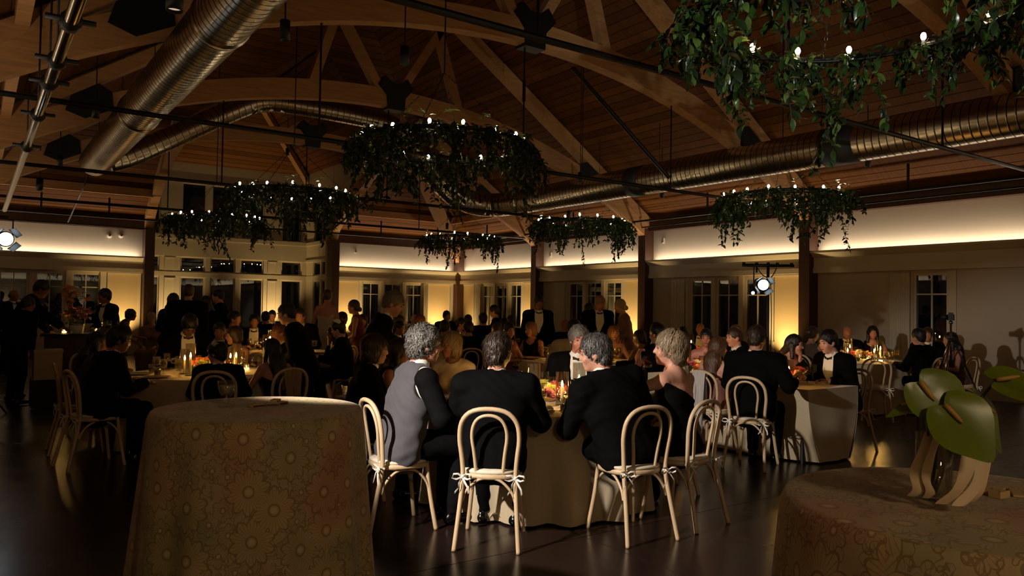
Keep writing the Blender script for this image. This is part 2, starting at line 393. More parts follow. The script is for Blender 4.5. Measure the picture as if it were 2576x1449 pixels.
for X, s in ((BX1, 1), (BX0, -1)):
    mb = MB(); a, b = (X, X+.2) if s > 0 else (X-.2, X)
    mb.bb(a, b, YW, BY+.2, 0, .35); e_ = .010; mb.bb(a-e_, b+e_, YW+.001, BY+.2, 2.40, 2.56); mb.bb(a-e_, b+e_, YW+.002, BY+.2, 3.08, 3.76); mb.bb(a-e_, b+e_, YW+.003, BY+.2, 5.58, 6.35)
    for y0, y1 in ((YW, 25.05), (25.72, 25.85), (26.52, BY)): mb.bb(a, b, y0, y1, .35, 3.08)
    mb.bb(a, b, YW, 25.1, 3.76, 5.58); mb.bb(a, b, 26.5, BY, 3.76, 5.58)
    if s > 0: mb.bb(X-.05, X, YW, BY, 3.66, 3.78); mb.bb(X-.05, X, YW, BY, 3.06, 3.14); mb.bb(X-.02, X, 25.9, 25.95, 3.14, 3.66)
    # cheek wall rising in front of the hip roof
    mb.prism([(YW, 4.0), (YW, 6.35), (21.2, 6.35), (21.2, 6.15)], 'x', a, b)
    struct('wall_bay', mb.mesh('wall_bay', M['paint']))
    for y0, y1 in ((25.05, 25.72), (25.85, 26.52)):
        window('x', y0, y1, .35, 2.40, X, None, 0, sign=s); window('x', y0, y1, 2.56, 3.08, X, None, 0, sign=s)
    window('x', 25.1, 26.5, 3.76, 5.58, X, None, 1, sign=s)
struct('ground', MB().bb(-40, 60, 20, 80, -.35, -.25).bb(15.5, 60, -40, 20, -.35, -.25).mesh('ground', M['night']))
# sheer curtains at the window groups
M['curtain'] = mat('sheer_curtain', (0.82, 0.78, 0.70), 0.9, var=.05, scale=4)
def curtain(kind, a, b, plane, label):
    mb = MB(); n = 28; zs = [.03, .8, 1.4, 2.0, 2.34]; vs = []
    for z in zs:
        for i in range(n+1):
            t = i/n; d = .06+.028*math.sin(t*PI*9)*(1.15-.25*z/2.3); c = a+(b-a)*t
            vs.append((plane-d, c, z) if kind == 'x' else (c, plane-d, z))
    fs = [(j*(n+1)+i, j*(n+1)+i+1, (j+1)*(n+1)+i+1, (j+1)*(n+1)+i) for j in range(len(zs)-1) for i in range(n)]
    tag(mb.add(vs, fs).obj('curtain', M['curtain'], None, True), label, 'curtain', 'sheer curtains at the windows')
curtain('x', 13.52, 13.98, XW, 'sheer white curtain by the window nearest the lighting stand')
curtain('x', 18.40, 18.92, XW, 'sheer white curtain behind the standing man by the second pillar')
curtain('x', 23.2, 23.6, XW, 'sheer white curtain near the room corner on the long wall')
curtain('x', 7.72, 8.12, XW, 'sheer white curtain at the single window behind the tripod')
curtain('y', 13.46, 13.64, YW, 'narrow white curtain at the end wall near the corner post')

# ------------------------------------------------------------------ plank ceilings
SL = 2/3; CA = 1/math.sqrt(1+SL*SL); SA = SL*CA; Z0 = 3.98; PW = 0.2; RX = (XW+XL)/2
pk = {}
def plank_box(L, m):
    k = (round(L, 2), m)
    if k not in pk: pk[k] = MB().bb(0, L, .006, PW-.008, -.0, .02).mesh('plank', M[m])
    return pk[k]
def slope(name, O, S, T, rows, mats, deckpoly):
    """planks laid along S on the plane through O rising along T; rows(t0,t1) -> list of (s at t0 start,end, s at t1 start,end)"""
    O, S, T = Vector(O), Vector(S), Vector(T); Nn = S.cross(T)
    if Nn.z < 0: Nn = -Nn
    root = struct(name, MB().add([O+S*s+T*t+Nn*.03 for s, t in deckpoly], [tuple(range(len(deckpoly)))]).mesh('roof_deck', M['deck']))
    t = 0; i = 0
    while True:
        rs = rows(t, t+PW)
        if rs is None: break
        for (a0, a1, b0, b1) in rs:
            if max(a1-a0, b1-b0) < .15: continue
            mname = mats[rnd.choice((0, 0, 1, 2)) % len(mats)]
            if abs(a0-b0) < 1e-4 and abs(a1-b1) < 1e-4:
                o = mk('plank', plank_box(a1-a0, mname), root)
                o.matrix_local = Matrix((S, T, Nn)).transposed().to_4x4(); o.location = O+S*a0+T*t
            else:
                q = [(a0, .006), (a1, .006), (b1, PW-.008), (b0, PW-.008)]
                vs = [O+S*s+T*(t+u) for s, u in q]+[O+S*s+T*(t+u)+Nn*.02 for s, u in q]
                MB().add(vs, [(0, 1, 2, 3), (7, 6, 5, 4), (0, 4, 5, 1), (1, 5, 6, 2), (2, 6, 7, 3), (3, 7, 4, 0)]).obj('plank', M[mname], root)
        t += PW; i += 1
    return root
CUT = [YB, 0.0, 4.94, 9.88, 14.82, 19.70]
TMAX = (XW-XL)/2/CA
def rows_side(t0, t1):
    if t0 > TMAX-.1: return None
    h0, h1 = YW-t0*CA, YW-t1*CA; out = []
    g = .003
    for a, b in zip(CUT, CUT[1:]+[99]):
        if a > h1: break
        out.append((a+g, min(b, h0)-g, a+g, min(b, h1)-g))
    return out
deck_side = [(YB, -.3), (YW+.3, -.3), (YW-TMAX*CA, TMAX), (YB, TMAX)]
PM = ['plank', 'plank_b', 'plank_c']
slope('ceiling_right', (XW, 0, Z0), (0, 1, 0), (-CA, 0, SA), rows_side, PM, deck_side)
slope('ceiling_left', (XL, 0, Z0), (0, 1, 0), (CA, 0, SA), rows_side, PM, deck_side)
DX0, DX1, DZ = BX0-.2, BX1+.2, 6.15; DC = (DX0+DX1)/2
def rows_end(t0, t1):
    if t0 > TMAX-.1: return None
    def lim(t):
        z = Z0+t*SA; hw = (DX1-DX0)/2 if z < DZ else (DX1-DX0)/2-(z-DZ)/SL
        return XL+t*CA, XW-t*CA, max(hw, 0)
    l0, r0, h0 = lim(t0); l1, r1, h1 = lim(t1)
    if h0 <= 0 and h1 <= 0: return [(l0, (l0+r0)/2, l1, (l0+r0)/2), ((l0+r0)/2+.006, r0, (l0+r0)/2+.006, r1)]
    return [(l0, max(l0, DC-h0), l1, max(l1, DC-h1)), (min(r0, DC+h0), r0, min(r1, DC+h1), r1)]
M['plank_eb'] = mat('pine_plank_cross_b', (0.36, 0.215, 0.095), 0.68, spec=.12, var=0.2, scale=3.0, stretch=(.4, 6, 6))
M['plank_ec'] = mat('pine_plank_cross_c', (0.45, 0.28, 0.13), 0.68, spec=.12, var=0.2, scale=3.0, stretch=(.4, 6, 6))
PE = ['plank_e', 'plank_eb', 'plank_ec']
tz = (DZ-Z0)/SA; th = tz+((DX1-DX0)/2)*SL/SA
slope('ceiling_end', (0, YW, Z0), (1, 0, 0), (0, -CA, SA), rows_end, PE,
      [(XL-.3, -.3), (DX0, -.3), (DX0, tz), (DC, th), (DX1, tz), (DX1, -.3), (XW+.3, -.3), ((XL+XW)/2, TMAX)])
# dormer over the bay: a back slope and two side slopes
tm2 = (DX1-DX0)/2/CA
def rows_bay(t0, t1):
    if t0 > tm2-.1: return None
    return [(DX0+t0*CA, DX1-t0*CA, DX0+t1*CA, DX1-t1*CA)]
slope('ceiling_bay', (0, BY+.1, DZ), (1, 0, 0), (0, -CA, SA), rows_bay, PE, [(DX0, 0), (DX1, 0), (DC, tm2)])
def rows_bs(t0, t1):
    if t0 > tm2-.1: return None
    f = lambda t: YW-(DZ+t*SA-Z0)/SL; g = lambda t: BY+.1-t*CA
    return [(f(t0), g(t0), f(t1), g(t1))]
dk = [(YW-(DZ-Z0)/SL, 0), (BY+.1, 0), (BY+.1-tm2*CA, tm2), (YW-(DZ+tm2*SA-Z0)/SL, tm2)]
slope('ceiling_bay', (DX1, 0, DZ), (0, 1, 0), (-CA, 0, SA), rows_bs, PM, dk)
slope('ceiling_bay', (DX0, 0, DZ), (0, 1, 0), (CA, 0, SA), rows_bs, PM, dk)
# ------------------------------------------------------------------ timber trusses
def arch_z(x): return 5.77-14.0+math.sqrt(196-(x-RX)**2)
def curved(pts, depth, width, axis):
    """curved glulam: pts = lower edge points in the plane, extruded across"""
    P = [Vector((a, b)) for a, b in pts]; n = len(P); up = []
    for i in range(n):
        t = (P[min(i+1, n-1)]-P[max(i-1, 0)]).normalized(); nn = Vector((-t.y, t.x)); nn = nn if nn.y > 0 else -nn; up.append(P[i]+nn*depth)
    vs = []
    for side in (-width/2, width/2):
        for q in (P, up):
            for p in q: vs.append((p.x, side, p.y) if axis == 'x' else (side, p.x, p.y))
    I = lambda s, q, i: s*2*n+q*n+i; fs = []
    for i in range(n-1):
        fs += [(I(0, 0, i), I(0, 0, i+1), I(0, 1, i+1), I(0, 1, i)), (I(1, 0, i+1), I(1, 0, i), I(1, 1, i), I(1, 1, i+1)),
               (I(0, 0, i+1), I(0, 0, i), I(1, 0, i), I(1, 0, i+1)), (I(0, 1, i), I(0, 1, i+1), I(1, 1, i+1), I(1, 1, i))]
    for i in (0, n-1): fs.append((I(0, 0, i), I(0, 1, i), I(1, 1, i), I(1, 0, i)))
    return vs, fs
arch_pts = [(x, arch_z(x)) for x in np.linspace(XL+.2, XW-.2, 41)]
def truss(y, label, full=True):
    t = thing('roof_truss', label, 'truss', (0, y, 0), 0, 'arched timber trusses')
    MB().add(*curved(arch_pts, .38, .22, 'x')).obj('arch', M['glulam'], t)
    ztop = 8.9 if full else 6.9
    for s in (1, -1):
        def X(d): return XW-d if s > 0 else XL+d
        d1 = (ztop-3.78)/SL
        MB().bar((X(.15), 0, 3.78+SL*.15), (X(d1), 0, 3.78+SL*d1), .2, .34, (0, 1, 0)).obj('rafter', M['glulam'], t)
        if full:
            for a, b in (((.25, 6.35), (1.25, 7.75)), ((1.75, 6.05), (1.15, 7.75))):
                MB().bar((RX+s*a[0], 0, a[1]-.2), (RX+s*b[0], 0, b[1]), .18, .2, (0, 1, 0)).obj('strut', M['glulam'], t)
        px = RX+s*5.62; pz = arch_z(px)+.30
        poly = [(px-s*.36, pz-.04), (px-s*.33, pz+.26), (px-s*.06, pz+.40), (px+s*.24, pz+.24), (px+s*.36, pz-.16), (px+s*.06, pz-.26)]
        MB().prism(poly if s < 0 else poly[::-1], 'y', -.135, .135).obj('gusset_plate', M['black'], t)
        # tension rod from the arch down to the tie
        if s > 0 and 9 < y < 11: MB().tube([(RX+s*1.0, 0, 5.6), (RX+s*3.35, 0, 4.0)], .038, 8).obj('brace_rod', M['rod'], t)
        MB().tube([(RX+s*3.4, 0, arch_z(RX+s*3.4)), (RX+s*3.4, 0, 3.77)], .014, 6).obj('hanger_rod', M['rod'], t)
    ap = [(-.2, 5.72), (.2, 5.72), (.22, 6.0), (.42, 6.22), (.26, 6.42), (.10, 6.30), (-.10, 6.30), (-.26, 6.42), (-.42, 6.22), (-.22, 6.0)]
    MB().prism([(RX+.12+x, z) for x, z in ap], 'y', -.13, .13).obj('gusset_plate', M['black'], t)
    MB().tube([(XL+.1, 0, 3.77), (XW-.1, 0, 3.77)], .032, 8).obj('tie_rod', M['rod'], t)
    m = MB().tube([(RX, 0, 5.75), (RX, 0, 3.77)], .014, 6); m.tube([(RX, 0, 5.2), (RX, 0, 4.85)], .028, 6); m.obj('hanger_rod', M['rod'], t)
    return t
truss(COLS_Y[0], 'arched timber truss nearest the camera, mostly above the big leafy ring')
truss(COLS_Y[1], 'arched timber truss crossing above the middle leafy ring, black plates at its joints')
truss(COLS_Y[2], 'arched timber truss just in front of the raised duct loop')
truss(COLS_Y[3], 'farthest arched timber truss, in front of the window bay', False)
def beam(label, a, b, w_, h, name='timber_beam', up=(0, 0, 1)):
    return tag(MB().bar(a, b, w_, h, up).obj(name, M['glulam']), label, 'beam')
beam('hip beam climbing from the corner post into the roof', (XW-.35, YW-.35, 3.45), (XW-6.0, YW-6.0, 7.10), .2, .62)
for x, nm in ((4.18, 'curved jack beam rising from the pillar at the bay, window side by the bar'), (9.9, 'curved jack beam rising from the pillar between bay and corner')):
    pts = [(YW-d, z) for d, z in ((.12, 3.45), (.45, 4.0), (1.0, 4.42), (1.9, 4.92), (3.2, 5.4), (4.9, 5.75))]
    vs, fs = curved(pts, .38, .24, 'y')
    tag(MB().add(vs, fs).obj('timber_beam', M['glulam'], None, False, (x, 0, 0)), nm, 'beam')
beam('dormer hip beam over the bay beside the cheek wall', (BX1-.05, BY-.05, 6.02), (DC+.1, BY-2.9, 7.95), .16, .2)
beam('purlin along the right roof slope', (XW-1.1, YB, 4.60), (XW-1.1, YW-1.1, 4.60), .14, .22)
beam('purlin along the left roof slope', (XL+1.1, YB, 4.60), (XL+1.1, YW-1.1, 4.60), .14, .22)
beam('purlin on the end slope between bay and corner', (10.1, YW-1.15, 4.62), (XW-1.1, YW-1.15, 4.62), .14, .22)
beam('purlin on the end slope beside the bar', (XL+1.1, YW-1.15, 4.62), (4.1, YW-1.15, 4.62), .14, .22)
# ------------------------------------------------------------------ ducts
def duct_rings(path, r, step=.127, n=28):
    """spiral-seam duct: ribs every step along a smooth path"""
    P = [Vector(p) for p in path]; d = [0.0]
    for a, b in zip(P, P[1:]): d.append(d[-1]+(b-a).length)
    out = []; R = []; s = 0; tot = d[-1]
    def at(s):
        for i in range(len(P)-1):
            if s <= d[i+1] or i == len(P)-2:
                return P[i].lerp(P[i+1], (s-d[i])/max(1e-6, d[i+1]-d[i]))
    while s < tot-step:
        for o, q in ((.004, r), (step-.034, r), (step-.026, r), (step-.020, r+.002), (step-.012, r+.002), (step-.006, r)): out.append(at(s+o)); R.append(q)
        s += step
    m = MB().tube(out, R, n, cap=True)
    for i in range(len(out)-1):
        if i % 6 in (2, 3): m.mi[i*n:(i+1)*n] = [1]*n
    return m
def smooth(path, it=3):
    P = [Vector(p) for p in path]
    for _ in range(it):
        Q = [P[0]]
        for a, b in zip(P, P[1:]): Q += [a.lerp(b, .25), a.lerp(b, .75)]
        Q.append(P[-1]); P = Q
    return P
DRX, DRZ, DLX, DLZ = 12.45, 4.49, 2.06, 4.53
dr = duct_rings(smooth([(DRX, -3, DRZ), (DRX, 8, DRZ), (DRX, 17.6, DRZ), (12.25, 18.4, DRZ), (11.6, 18.5, 4.5), (10.9, 18.5, 4.72), (10.0, 18.5, 5.55), (9.2, 18.5, 6.30)], 2), .335).obj('ventilation_duct', [M['duct'], M['seam']], None, True)
tag(dr, 'long round spiral metal duct above the right wall, bending up toward the truss', 'duct')
for y, hw in ((7.57, .31), (12.63, .22), (17.2, .2)):
    MB().tube([(DRX, y-hw, DRZ), (DRX, y+hw, DRZ)], .347, 28).obj('damper_band', M['ductband'], dr, True)
for y in range(2, 18, 2):
    MB().tube([(DRX, y, DRZ+.3), (DRX, y, 5.75)], .006, 5).obj('hanger_wire', M['rod'], dr)
dl = duct_rings([(DLX, -3, DLZ), (DLX, 18.7, DLZ)], .30).obj('ventilation_duct', [M['duct'], M['seam']], None, True)
tag(dl, 'large round spiral metal duct running overhead along the bar side', 'duct')
for y in (8.3, 13.2, 3.5): MB().tube([(DLX, y-.03, DLZ), (DLX, y+.03, DLZ)], .318, 28).obj('joint_collar', M['duct'], dl, True)
for y in range(6, 19, 3): MB().tube([(DLX, y, DLZ+.28), (DLX, y, 5.9)], .006, 5).obj('hanger_wire', M['rod'], dl)
du = duct_rings(smooth([(9.15, 18.5, 6.33), (8.7, 18.5, 6.45), (6.3, 18.5, 6.49), (5.5, 18.5, 6.44), (4.9, 18.5, 6.1), (2.75, 18.5, 4.75), (2.3, 18.45, 4.56)], 2), .25, .16).obj('ventilation_duct', [M['duct'], M['seam']], None, True)
tag(du, 'narrower duct loop rising to a peak behind the third truss', 'duct')
# steel pipe with clamps above the bar side
sp = thing('steel_pipe', 'bright steel sprinkler main with black clamps high on the bar side', 'pipe')
MB().tube([(.52, -1, 3.55), (.52, 20.5, 3.55)], .048, 12).obj('pipe', M['chrome'], sp, True)
for y in (4.9, 6.3, 7.4, 8.2, 9.7, 11.8):
    m = MB().tube([(.52, y-.05, 3.55), (.52, y+.05, 3.55)], .075, 10); m.tube([(.52, y, 3.6), (.52, y, 4.75)], .010, 6); m.bar((.36, y, 3.56), (.68, y, 3.56), .05, .03); m.obj('clamp', M['black'], sp, True)
# black sprinkler lines along the walls
def pipe(label, pts, r, drops=()):
    o = tag(MB().tube(pts, r, 8).obj('sprinkler_pipe', M['rod'], None, True), label, 'pipe')
    for p, q in drops: MB().tube([p, q], r*.8, 6).obj('hanger_rod', M['rod'], o)
pipe('black sprinkler pipe along the long wall under the plank roof', [(14.3, -2, 3.86), (14.3, 23.6, 3.86)], .032, [((14.3, y, 3.86), (14.3, y, 4.36)) for y in (4.2, 7.4, 12.2, 17.2, 21.8)])
pipe('thin steel conduit below the black pipe on the long wall', [(14.62, -2, 3.74), (14.62, 23.8, 3.74)], .018)
pipe('black sprinkler pipe along the end wall', [(XL, 23.6, 3.86), (14.3, 23.6, 3.86)], .03, [((x, 23.6, 3.86), (x, 23.6, 4.4)) for x in (1.4, 3.0, 11.2, 13.4)])
pipe('thin steel conduit along the end wall beside the bay', [(XL, 24.2, 3.66), (4.1, 24.2, 3.66)], .016)
pipe('black steel brace pipe crossing the end roof slope near the bay', [(10.3, 20.6, 5.28), (9.75, 22.0, 4.62), (9.2, 23.6, 3.75)], .032)
pipe('slanting conduit hanging near the bar-side roof purlin', [(2.3, 20.2, 5.0), (2.05, 23.9, 3.68)], .022)
# ------------------------------------------------------------------ pendant downlights
def downlight(p, z_top, label, r=.05, h=.2):
    t = thing('pendant_downlight', label, 'downlight', p, 0, 'black pendant downlights')
    m = MB().lathe([(.001, h), (r, h), (r*1.03, .0), (r*.93, .0), (r*.9, .06), (.001, .06)], 16); m.obj('housing', M['black'], t, True)
    MB().lathe([(.001, .03), (r*.88, .03)], 16).obj('lens', M['downlens'], t)
    MB().tube([(0, 0, h), (0, 0, z_top-p[2])], .008, 6).obj('stem', M['black'], t)
def roofz(x, y): return min(Z0+SL*(XW-x), Z0+SL*(x-XL), Z0+SL*(YW-y))
DLS = [((1.44, 7.5, 4.22), 'black pendant downlight beside the big duct, nearest the camera'), ((2.47, 7.5, 4.17), 'black pendant downlight just past the big duct below the truss'),
       ((3.8, 7.5, 4.19), 'black pendant downlight hanging above the black Y plate'), ((1.38, 12.5, 4.2), 'black pendant downlight by the second gusset plate on the bar side'),
       ((1.33, 17.5, 4.22), 'black pendant downlight by the third gusset plate on the bar side'), ((1.26, 22.0, 4.24), 'black pendant downlight over the bar against the lit planks'),
       ((7.4, 22.0, 5.9), 'black pendant downlight inside the dormer over the bay'), ((12.84, 22.0, 4.12), 'black pendant downlight on the corner hip beam'),
       ((13.06, 12.5, 4.16), 'black pendant downlight below the right duct, mid room'), ((13.09, 7.5, 4.17), 'black pendant downlight below the right duct near the wall'),
       ((10.57, 12.5, 4.26), 'black pendant downlight by the end of the middle truss'), ((14.2, 17.3, 4.2), 'black pendant downlight above the leafy ring by the second pillar')]
for i, (p, lb) in enumerate(DLS): downlight(p, roofz(p[0], p[1]) if p[0] != 7.4 else 7.6, lb, *((.075, .3) if i in (0, 5) else ()))
# ------------------------------------------------------------------ leafy ring chandeliers
def leaf_extra(nt, b, tc, mp, no, mx):
    b.inputs['Transmission Weight'].default_value = 0.0
    try:
        b.inputs['Subsurface Weight'].default_value = 0.0
    except Exception: pass
M['leaf'] = mat('garland_leaf', (0.17, 0.26, 0.10), 0.28, var=.3, scale=3, coords='Object')
M['leaf_b'] = mat('garland_leaf_pale', (0.32, 0.40, 0.18), 0.27, var=.25, scale=3)
M['leaf_c'] = mat('garland_leaf_dark', (0.11, 0.17, 0.075), 0.40, var=.25, scale=3)
M['vine'] = mat('vine_stem', (0.20, 0.15, 0.09), 0.8)
def leaf_geo(L, W, fold, droop):
    """pointed leaf: 2 x 5 grid, folded on the midrib and drooping"""
    n = 5; vs = []; fs = []
    for i in range(n+1):
        t = i/n; wd = W*math.sin(PI*min(1, t*.92+.04))**.8*(1-.35*t); y = L*t; z = -droop*t*t
        if i == n: wd = .0005
        vs += [(-wd, y, z+fold*wd), (0, y, z), (wd, y, z+fold*wd)]
    for i in range(n):
        a = 3*i; fs += [(a, a+1, a+4, a+3), (a+1, a+2, a+5, a+4)]
    return vs, fs
LEAFG = [leaf_geo(.085, .024, .35, .02), leaf_geo(.10, .030, .25, .035), leaf_geo(.065, .020, .5, .01), leaf_geo(.09, .034, .2, .05)]
LEAFM = {}
def leafmesh(k, m):
    if (k, m) not in LEAFM: LEAFM[(k, m)] = MB().add(*LEAFG[k]).mesh('leaf', M[m], True)
    return LEAFM[(k, m)]
def wreath(p, label, n_part, n_strand, seed, nb=16):
    R = .93; rg = random.Random(seed)
    t = thing('leafy_chandelier', label, 'chandelier', p, 0, 'leafy ring chandeliers hung in two rows')
    m = MB().tube([(R*math.cos(a), R*math.sin(a), 0) for a in np.linspace(0, 2*PI, 49)[:-1]], .022, 6, closed=True)
    m.tube([(R*.93*math.cos(a), R*.93*math.sin(a), -.03) for a in np.linspace(0, 2*PI, 49)[:-1]], .012, 5, closed=True); m.obj('ring', M['black'], t, True)
    ax, az = 0, .82
    for k in range(4):
        a = PI/4+k*PI/2; A = Vector((R*math.cos(a), R*math.sin(a), 0)); B = Vector((0, 0, az)); m = MB(); n = 26
        for i in range(n):
            q = A.lerp(B, (i+.5)/n); d = (B-A).normalized(); s_ = d.cross(Vector((0, 0, 1))).normalized(); u = s_.cross(d)
            e = s_ if i % 2 else u
            m.tube([q+d*.019*math.cos(b)+e*.009*math.sin(b) for b in np.linspace(0, 2*PI, 7)[:-1]], .003, 4, closed=True)
        m.obj('chain', M['rod'], t)
    MB().tube([(0, 0, az), (0, 0, roofz(p[0], p[1])-p[2])], .009, 6).obj('suspension_rod', M['black'], t)
    for k in range(nb):
        a = 2*PI*(k+rg.random()*.35)/nb; x, y = R*.97*math.cos(a), R*.97*math.sin(a); dz = rg.uniform(-.01, .03)
        b = MB().ball((x, y, .045+dz), (.019, .019, .027), 8, 6).obj('bulb', M['bulb'], t, True)
        MB().lathe([(.013, -.05), (.013, .018+dz)], 8, (x, y, 0)).obj('sleeve', M['sleeve'], b, True)
    # foliage: strands spilling over the ring, leaves in loose pairs along each
    leaves = []; vines = MB()
    for s in range(n_strand):
        a = 2*PI*s/n_strand+rg.gauss(0, .05); clump = .72+.28*math.sin(3*a+seed)+.18*math.sin(7*a+2*seed)
        kind = rg.random(); out = rg.choice((-1, 1, 1)); Ls = (rg.uniform(.16, .44) if kind < .74 else rg.uniform(.42, .78))*clump
        r0 = R+rg.gauss(0, .05); pts = []; n = max(4, int(Ls/.027)); bow = rg.uniform(.03, .20)*out; da = rg.uniform(-.2, .2); up = rg.uniform(-.02, .09)
        for i in range(n+1):
            q = i/n; rr = r0+bow*math.sin(min(1, q*1.3)*PI/2)+rg.gauss(0, .004); aa = a+da*q*(.3+.7*q); z = up*math.sin(min(1, q*3)*PI)-(Ls*q**1.25)
            pts.append(Vector((rr*math.cos(aa), rr*math.sin(aa), z)))
        vines.tube(pts, .0022, 4)
        for i, q in enumerate(pts):
            for e in range(2 if i else 1):
                th = rg.uniform(0, 2*PI); el = rg.uniform(-1.3, .35); leaves.append((q, th, el, rg.uniform(-.6, .6), rg.uniform(.55, .98), rg.randrange(4), rg.choice(('leaf', 'leaf', 'leaf_b', 'leaf_c', 'leaf_c'))))
    # a bushy fringe along the top of the ring
    for s in range(n_strand*4):
        a = rg.uniform(0, 2*PI); q = Vector(((R+rg.gauss(0, .075))*math.cos(a), (R+rg.gauss(0, .075))*math.sin(a), rg.uniform(-.16, .035)))
        leaves.append((q, rg.uniform(0, 2*PI), rg.uniform(-.9, .8), rg.uniform(-.6, .6), rg.uniform(.55, .95), rg.randrange(4), rg.choice(('leaf', 'leaf_b', 'leaf_c'))))
    for s in range(5):
        a = rg.uniform(0, 2*PI); pts = [Vector(((R+.05*math.sin(i))*math.cos(a+i*.05), (R+.05*math.sin(i))*math.sin(a+i*.05), .05+.045*i-.004*i*i)) for i in range(6)]
        vines.tube(pts, .002, 4)
        for q in pts[1:]: leaves.append((q, rg.uniform(0, 6.28), .4, 0, .9, rg.randrange(4), 'leaf_b'))
    vines.obj('vine', M['vine'], t)
    C = Vector((0, 0, HC))-Vector(p); leaves.sort(key=lambda l: (l[0]-C).length)
    def mtx(q, th, el, ro, sc): return Matrix.Translation(q) @ Matrix.Rotation(th, 4, 'Z') @ Matrix.Rotation(el, 4, 'X') @ Matrix.Rotation(ro, 4, 'Y') @ Matrix.Scale(sc, 4)
    for (q, th, el, ro, sc, k, mm) in leaves[:n_part]:
        o = mk('leaf', leafmesh(k, mm), t); o.matrix_local = mtx(q, th, el, ro, sc)
    rest = MB(); mi = {'leaf': 0, 'leaf_b': 1, 'leaf_c': 2}
    for (q, th, el, ro, sc, k, mm) in leaves[n_part:]:
        Mx = mtx(q, th, el, ro, sc); vs, fs = LEAFG[k]; rest.add([Mx @ Vector(v) for v in vs], fs, mi[mm])
    tag(rest.obj('foliage', [M['leaf'], M['leaf_b'], M['leaf_c']], t, True), kind='stuff')
wreath((4.25, 2.5, 3.34), 'huge leafy ring chandelier hanging closest, cut off by the picture top', 300, 174, 11, 14)
wreath((4.25, 7.4, 3.34), 'large leafy ring chandelier over the round table with the four pale chairs', 300, 188, 23)
wreath((4.25, 12.3, 3.34), 'leafy ring chandelier overlapping the dormer windows, second in its row from the middle one', 300, 174, 37)
wreath((4.25, 17.2, 3.34), 'small-looking leafy ring chandelier lowest before the bay, beside the pillar', 0, 166, 41)
wreath((10.45, 17.2, 3.34), 'smallest leafy ring chandelier before the room corner post', 0, 166, 53)
wreath((10.45, 12.3, 3.34), 'leafy ring chandelier in front of the second pillar of the long wall', 0, 174, 61)
wreath((10.45, 7.4, 3.34), 'leafy ring chandelier above the lighting stand and nearest wall pillar', 300, 174, 71)

# ------------------------------------------------------------------ people: smooth-union distance fields meshed into one surface
def nets(F, org, h):
    """surface nets over a scalar grid"""
    S = F < 0
    c = np.zeros(tuple(n-1 for n in F.shape), np.int8)
    for dx in (0, 1):
        for dy in (0, 1):
            for dz in (0, 1): c += S[dx:F.shape[0]-1+dx, dy:F.shape[1]-1+dy, dz:F.shape[2]-1+dz]
    act = (c > 0) & (c < 8); idx = np.argwhere(act); ids = -np.ones(act.shape, np.int64); ids[act] = np.arange(len(idx))
    acc = np.zeros((len(idx), 3)); cnt = np.zeros(len(idx))
    cor = [(x, y, z) for x in (0, 1) for y in (0, 1) for z in (0, 1)]
    for a in cor:
        for ax in range(3):
            if a[ax]: continue
            b = list(a); b[ax] = 1
            fa = F[idx[:, 0]+a[0], idx[:, 1]+a[1], idx[:, 2]+a[2]]; fb = F[idx[:, 0]+b[0], idx[:, 1]+b[1], idx[:, 2]+b[2]]
            m = (fa < 0) != (fb < 0); t = np.where(m, fa/np.where(m, fa-fb, 1), 0)
            p = np.tile(np.array(a, float), (len(idx), 1)); p[:, ax] += t
            acc[m] += p[m]; cnt += m
    V = (idx+acc/cnt[:, None])*h+org; Q = []
    for ax in range(3):
        o1, o2 = [(1, 2), (2, 0), (0, 1)][ax]
        lo = [slice(None)]*3; hi = [slice(None)]*3; lo[ax] = slice(0, -1); hi[ax] = slice(1, None)
        A, B = S[tuple(lo)], S[tuple(hi)]; e = np.argwhere(A != B)
        e = e[(e[:, o1] > 0) & (e[:, o2] > 0) & (e[:, o1] < F.shape[o1]-1) & (e[:, o2] < F.shape[o2]-1)]
        if not len(e): continue
        ins = A[e[:, 0], e[:, 1], e[:, 2]]
        def g(d1, d2): q = e.copy(); q[:, o1] -= d1; q[:, o2] -= d2; return ids[q[:, 0], q[:, 1], q[:, 2]]
        q = np.stack([g(1, 1), g(0, 1), g(0, 0), g(1, 0)], 1); q[~ins] = q[~ins][:, ::-1]; Q.append(q)
    return V, np.concatenate(Q)
def V3(*a): return np.array(a, float)
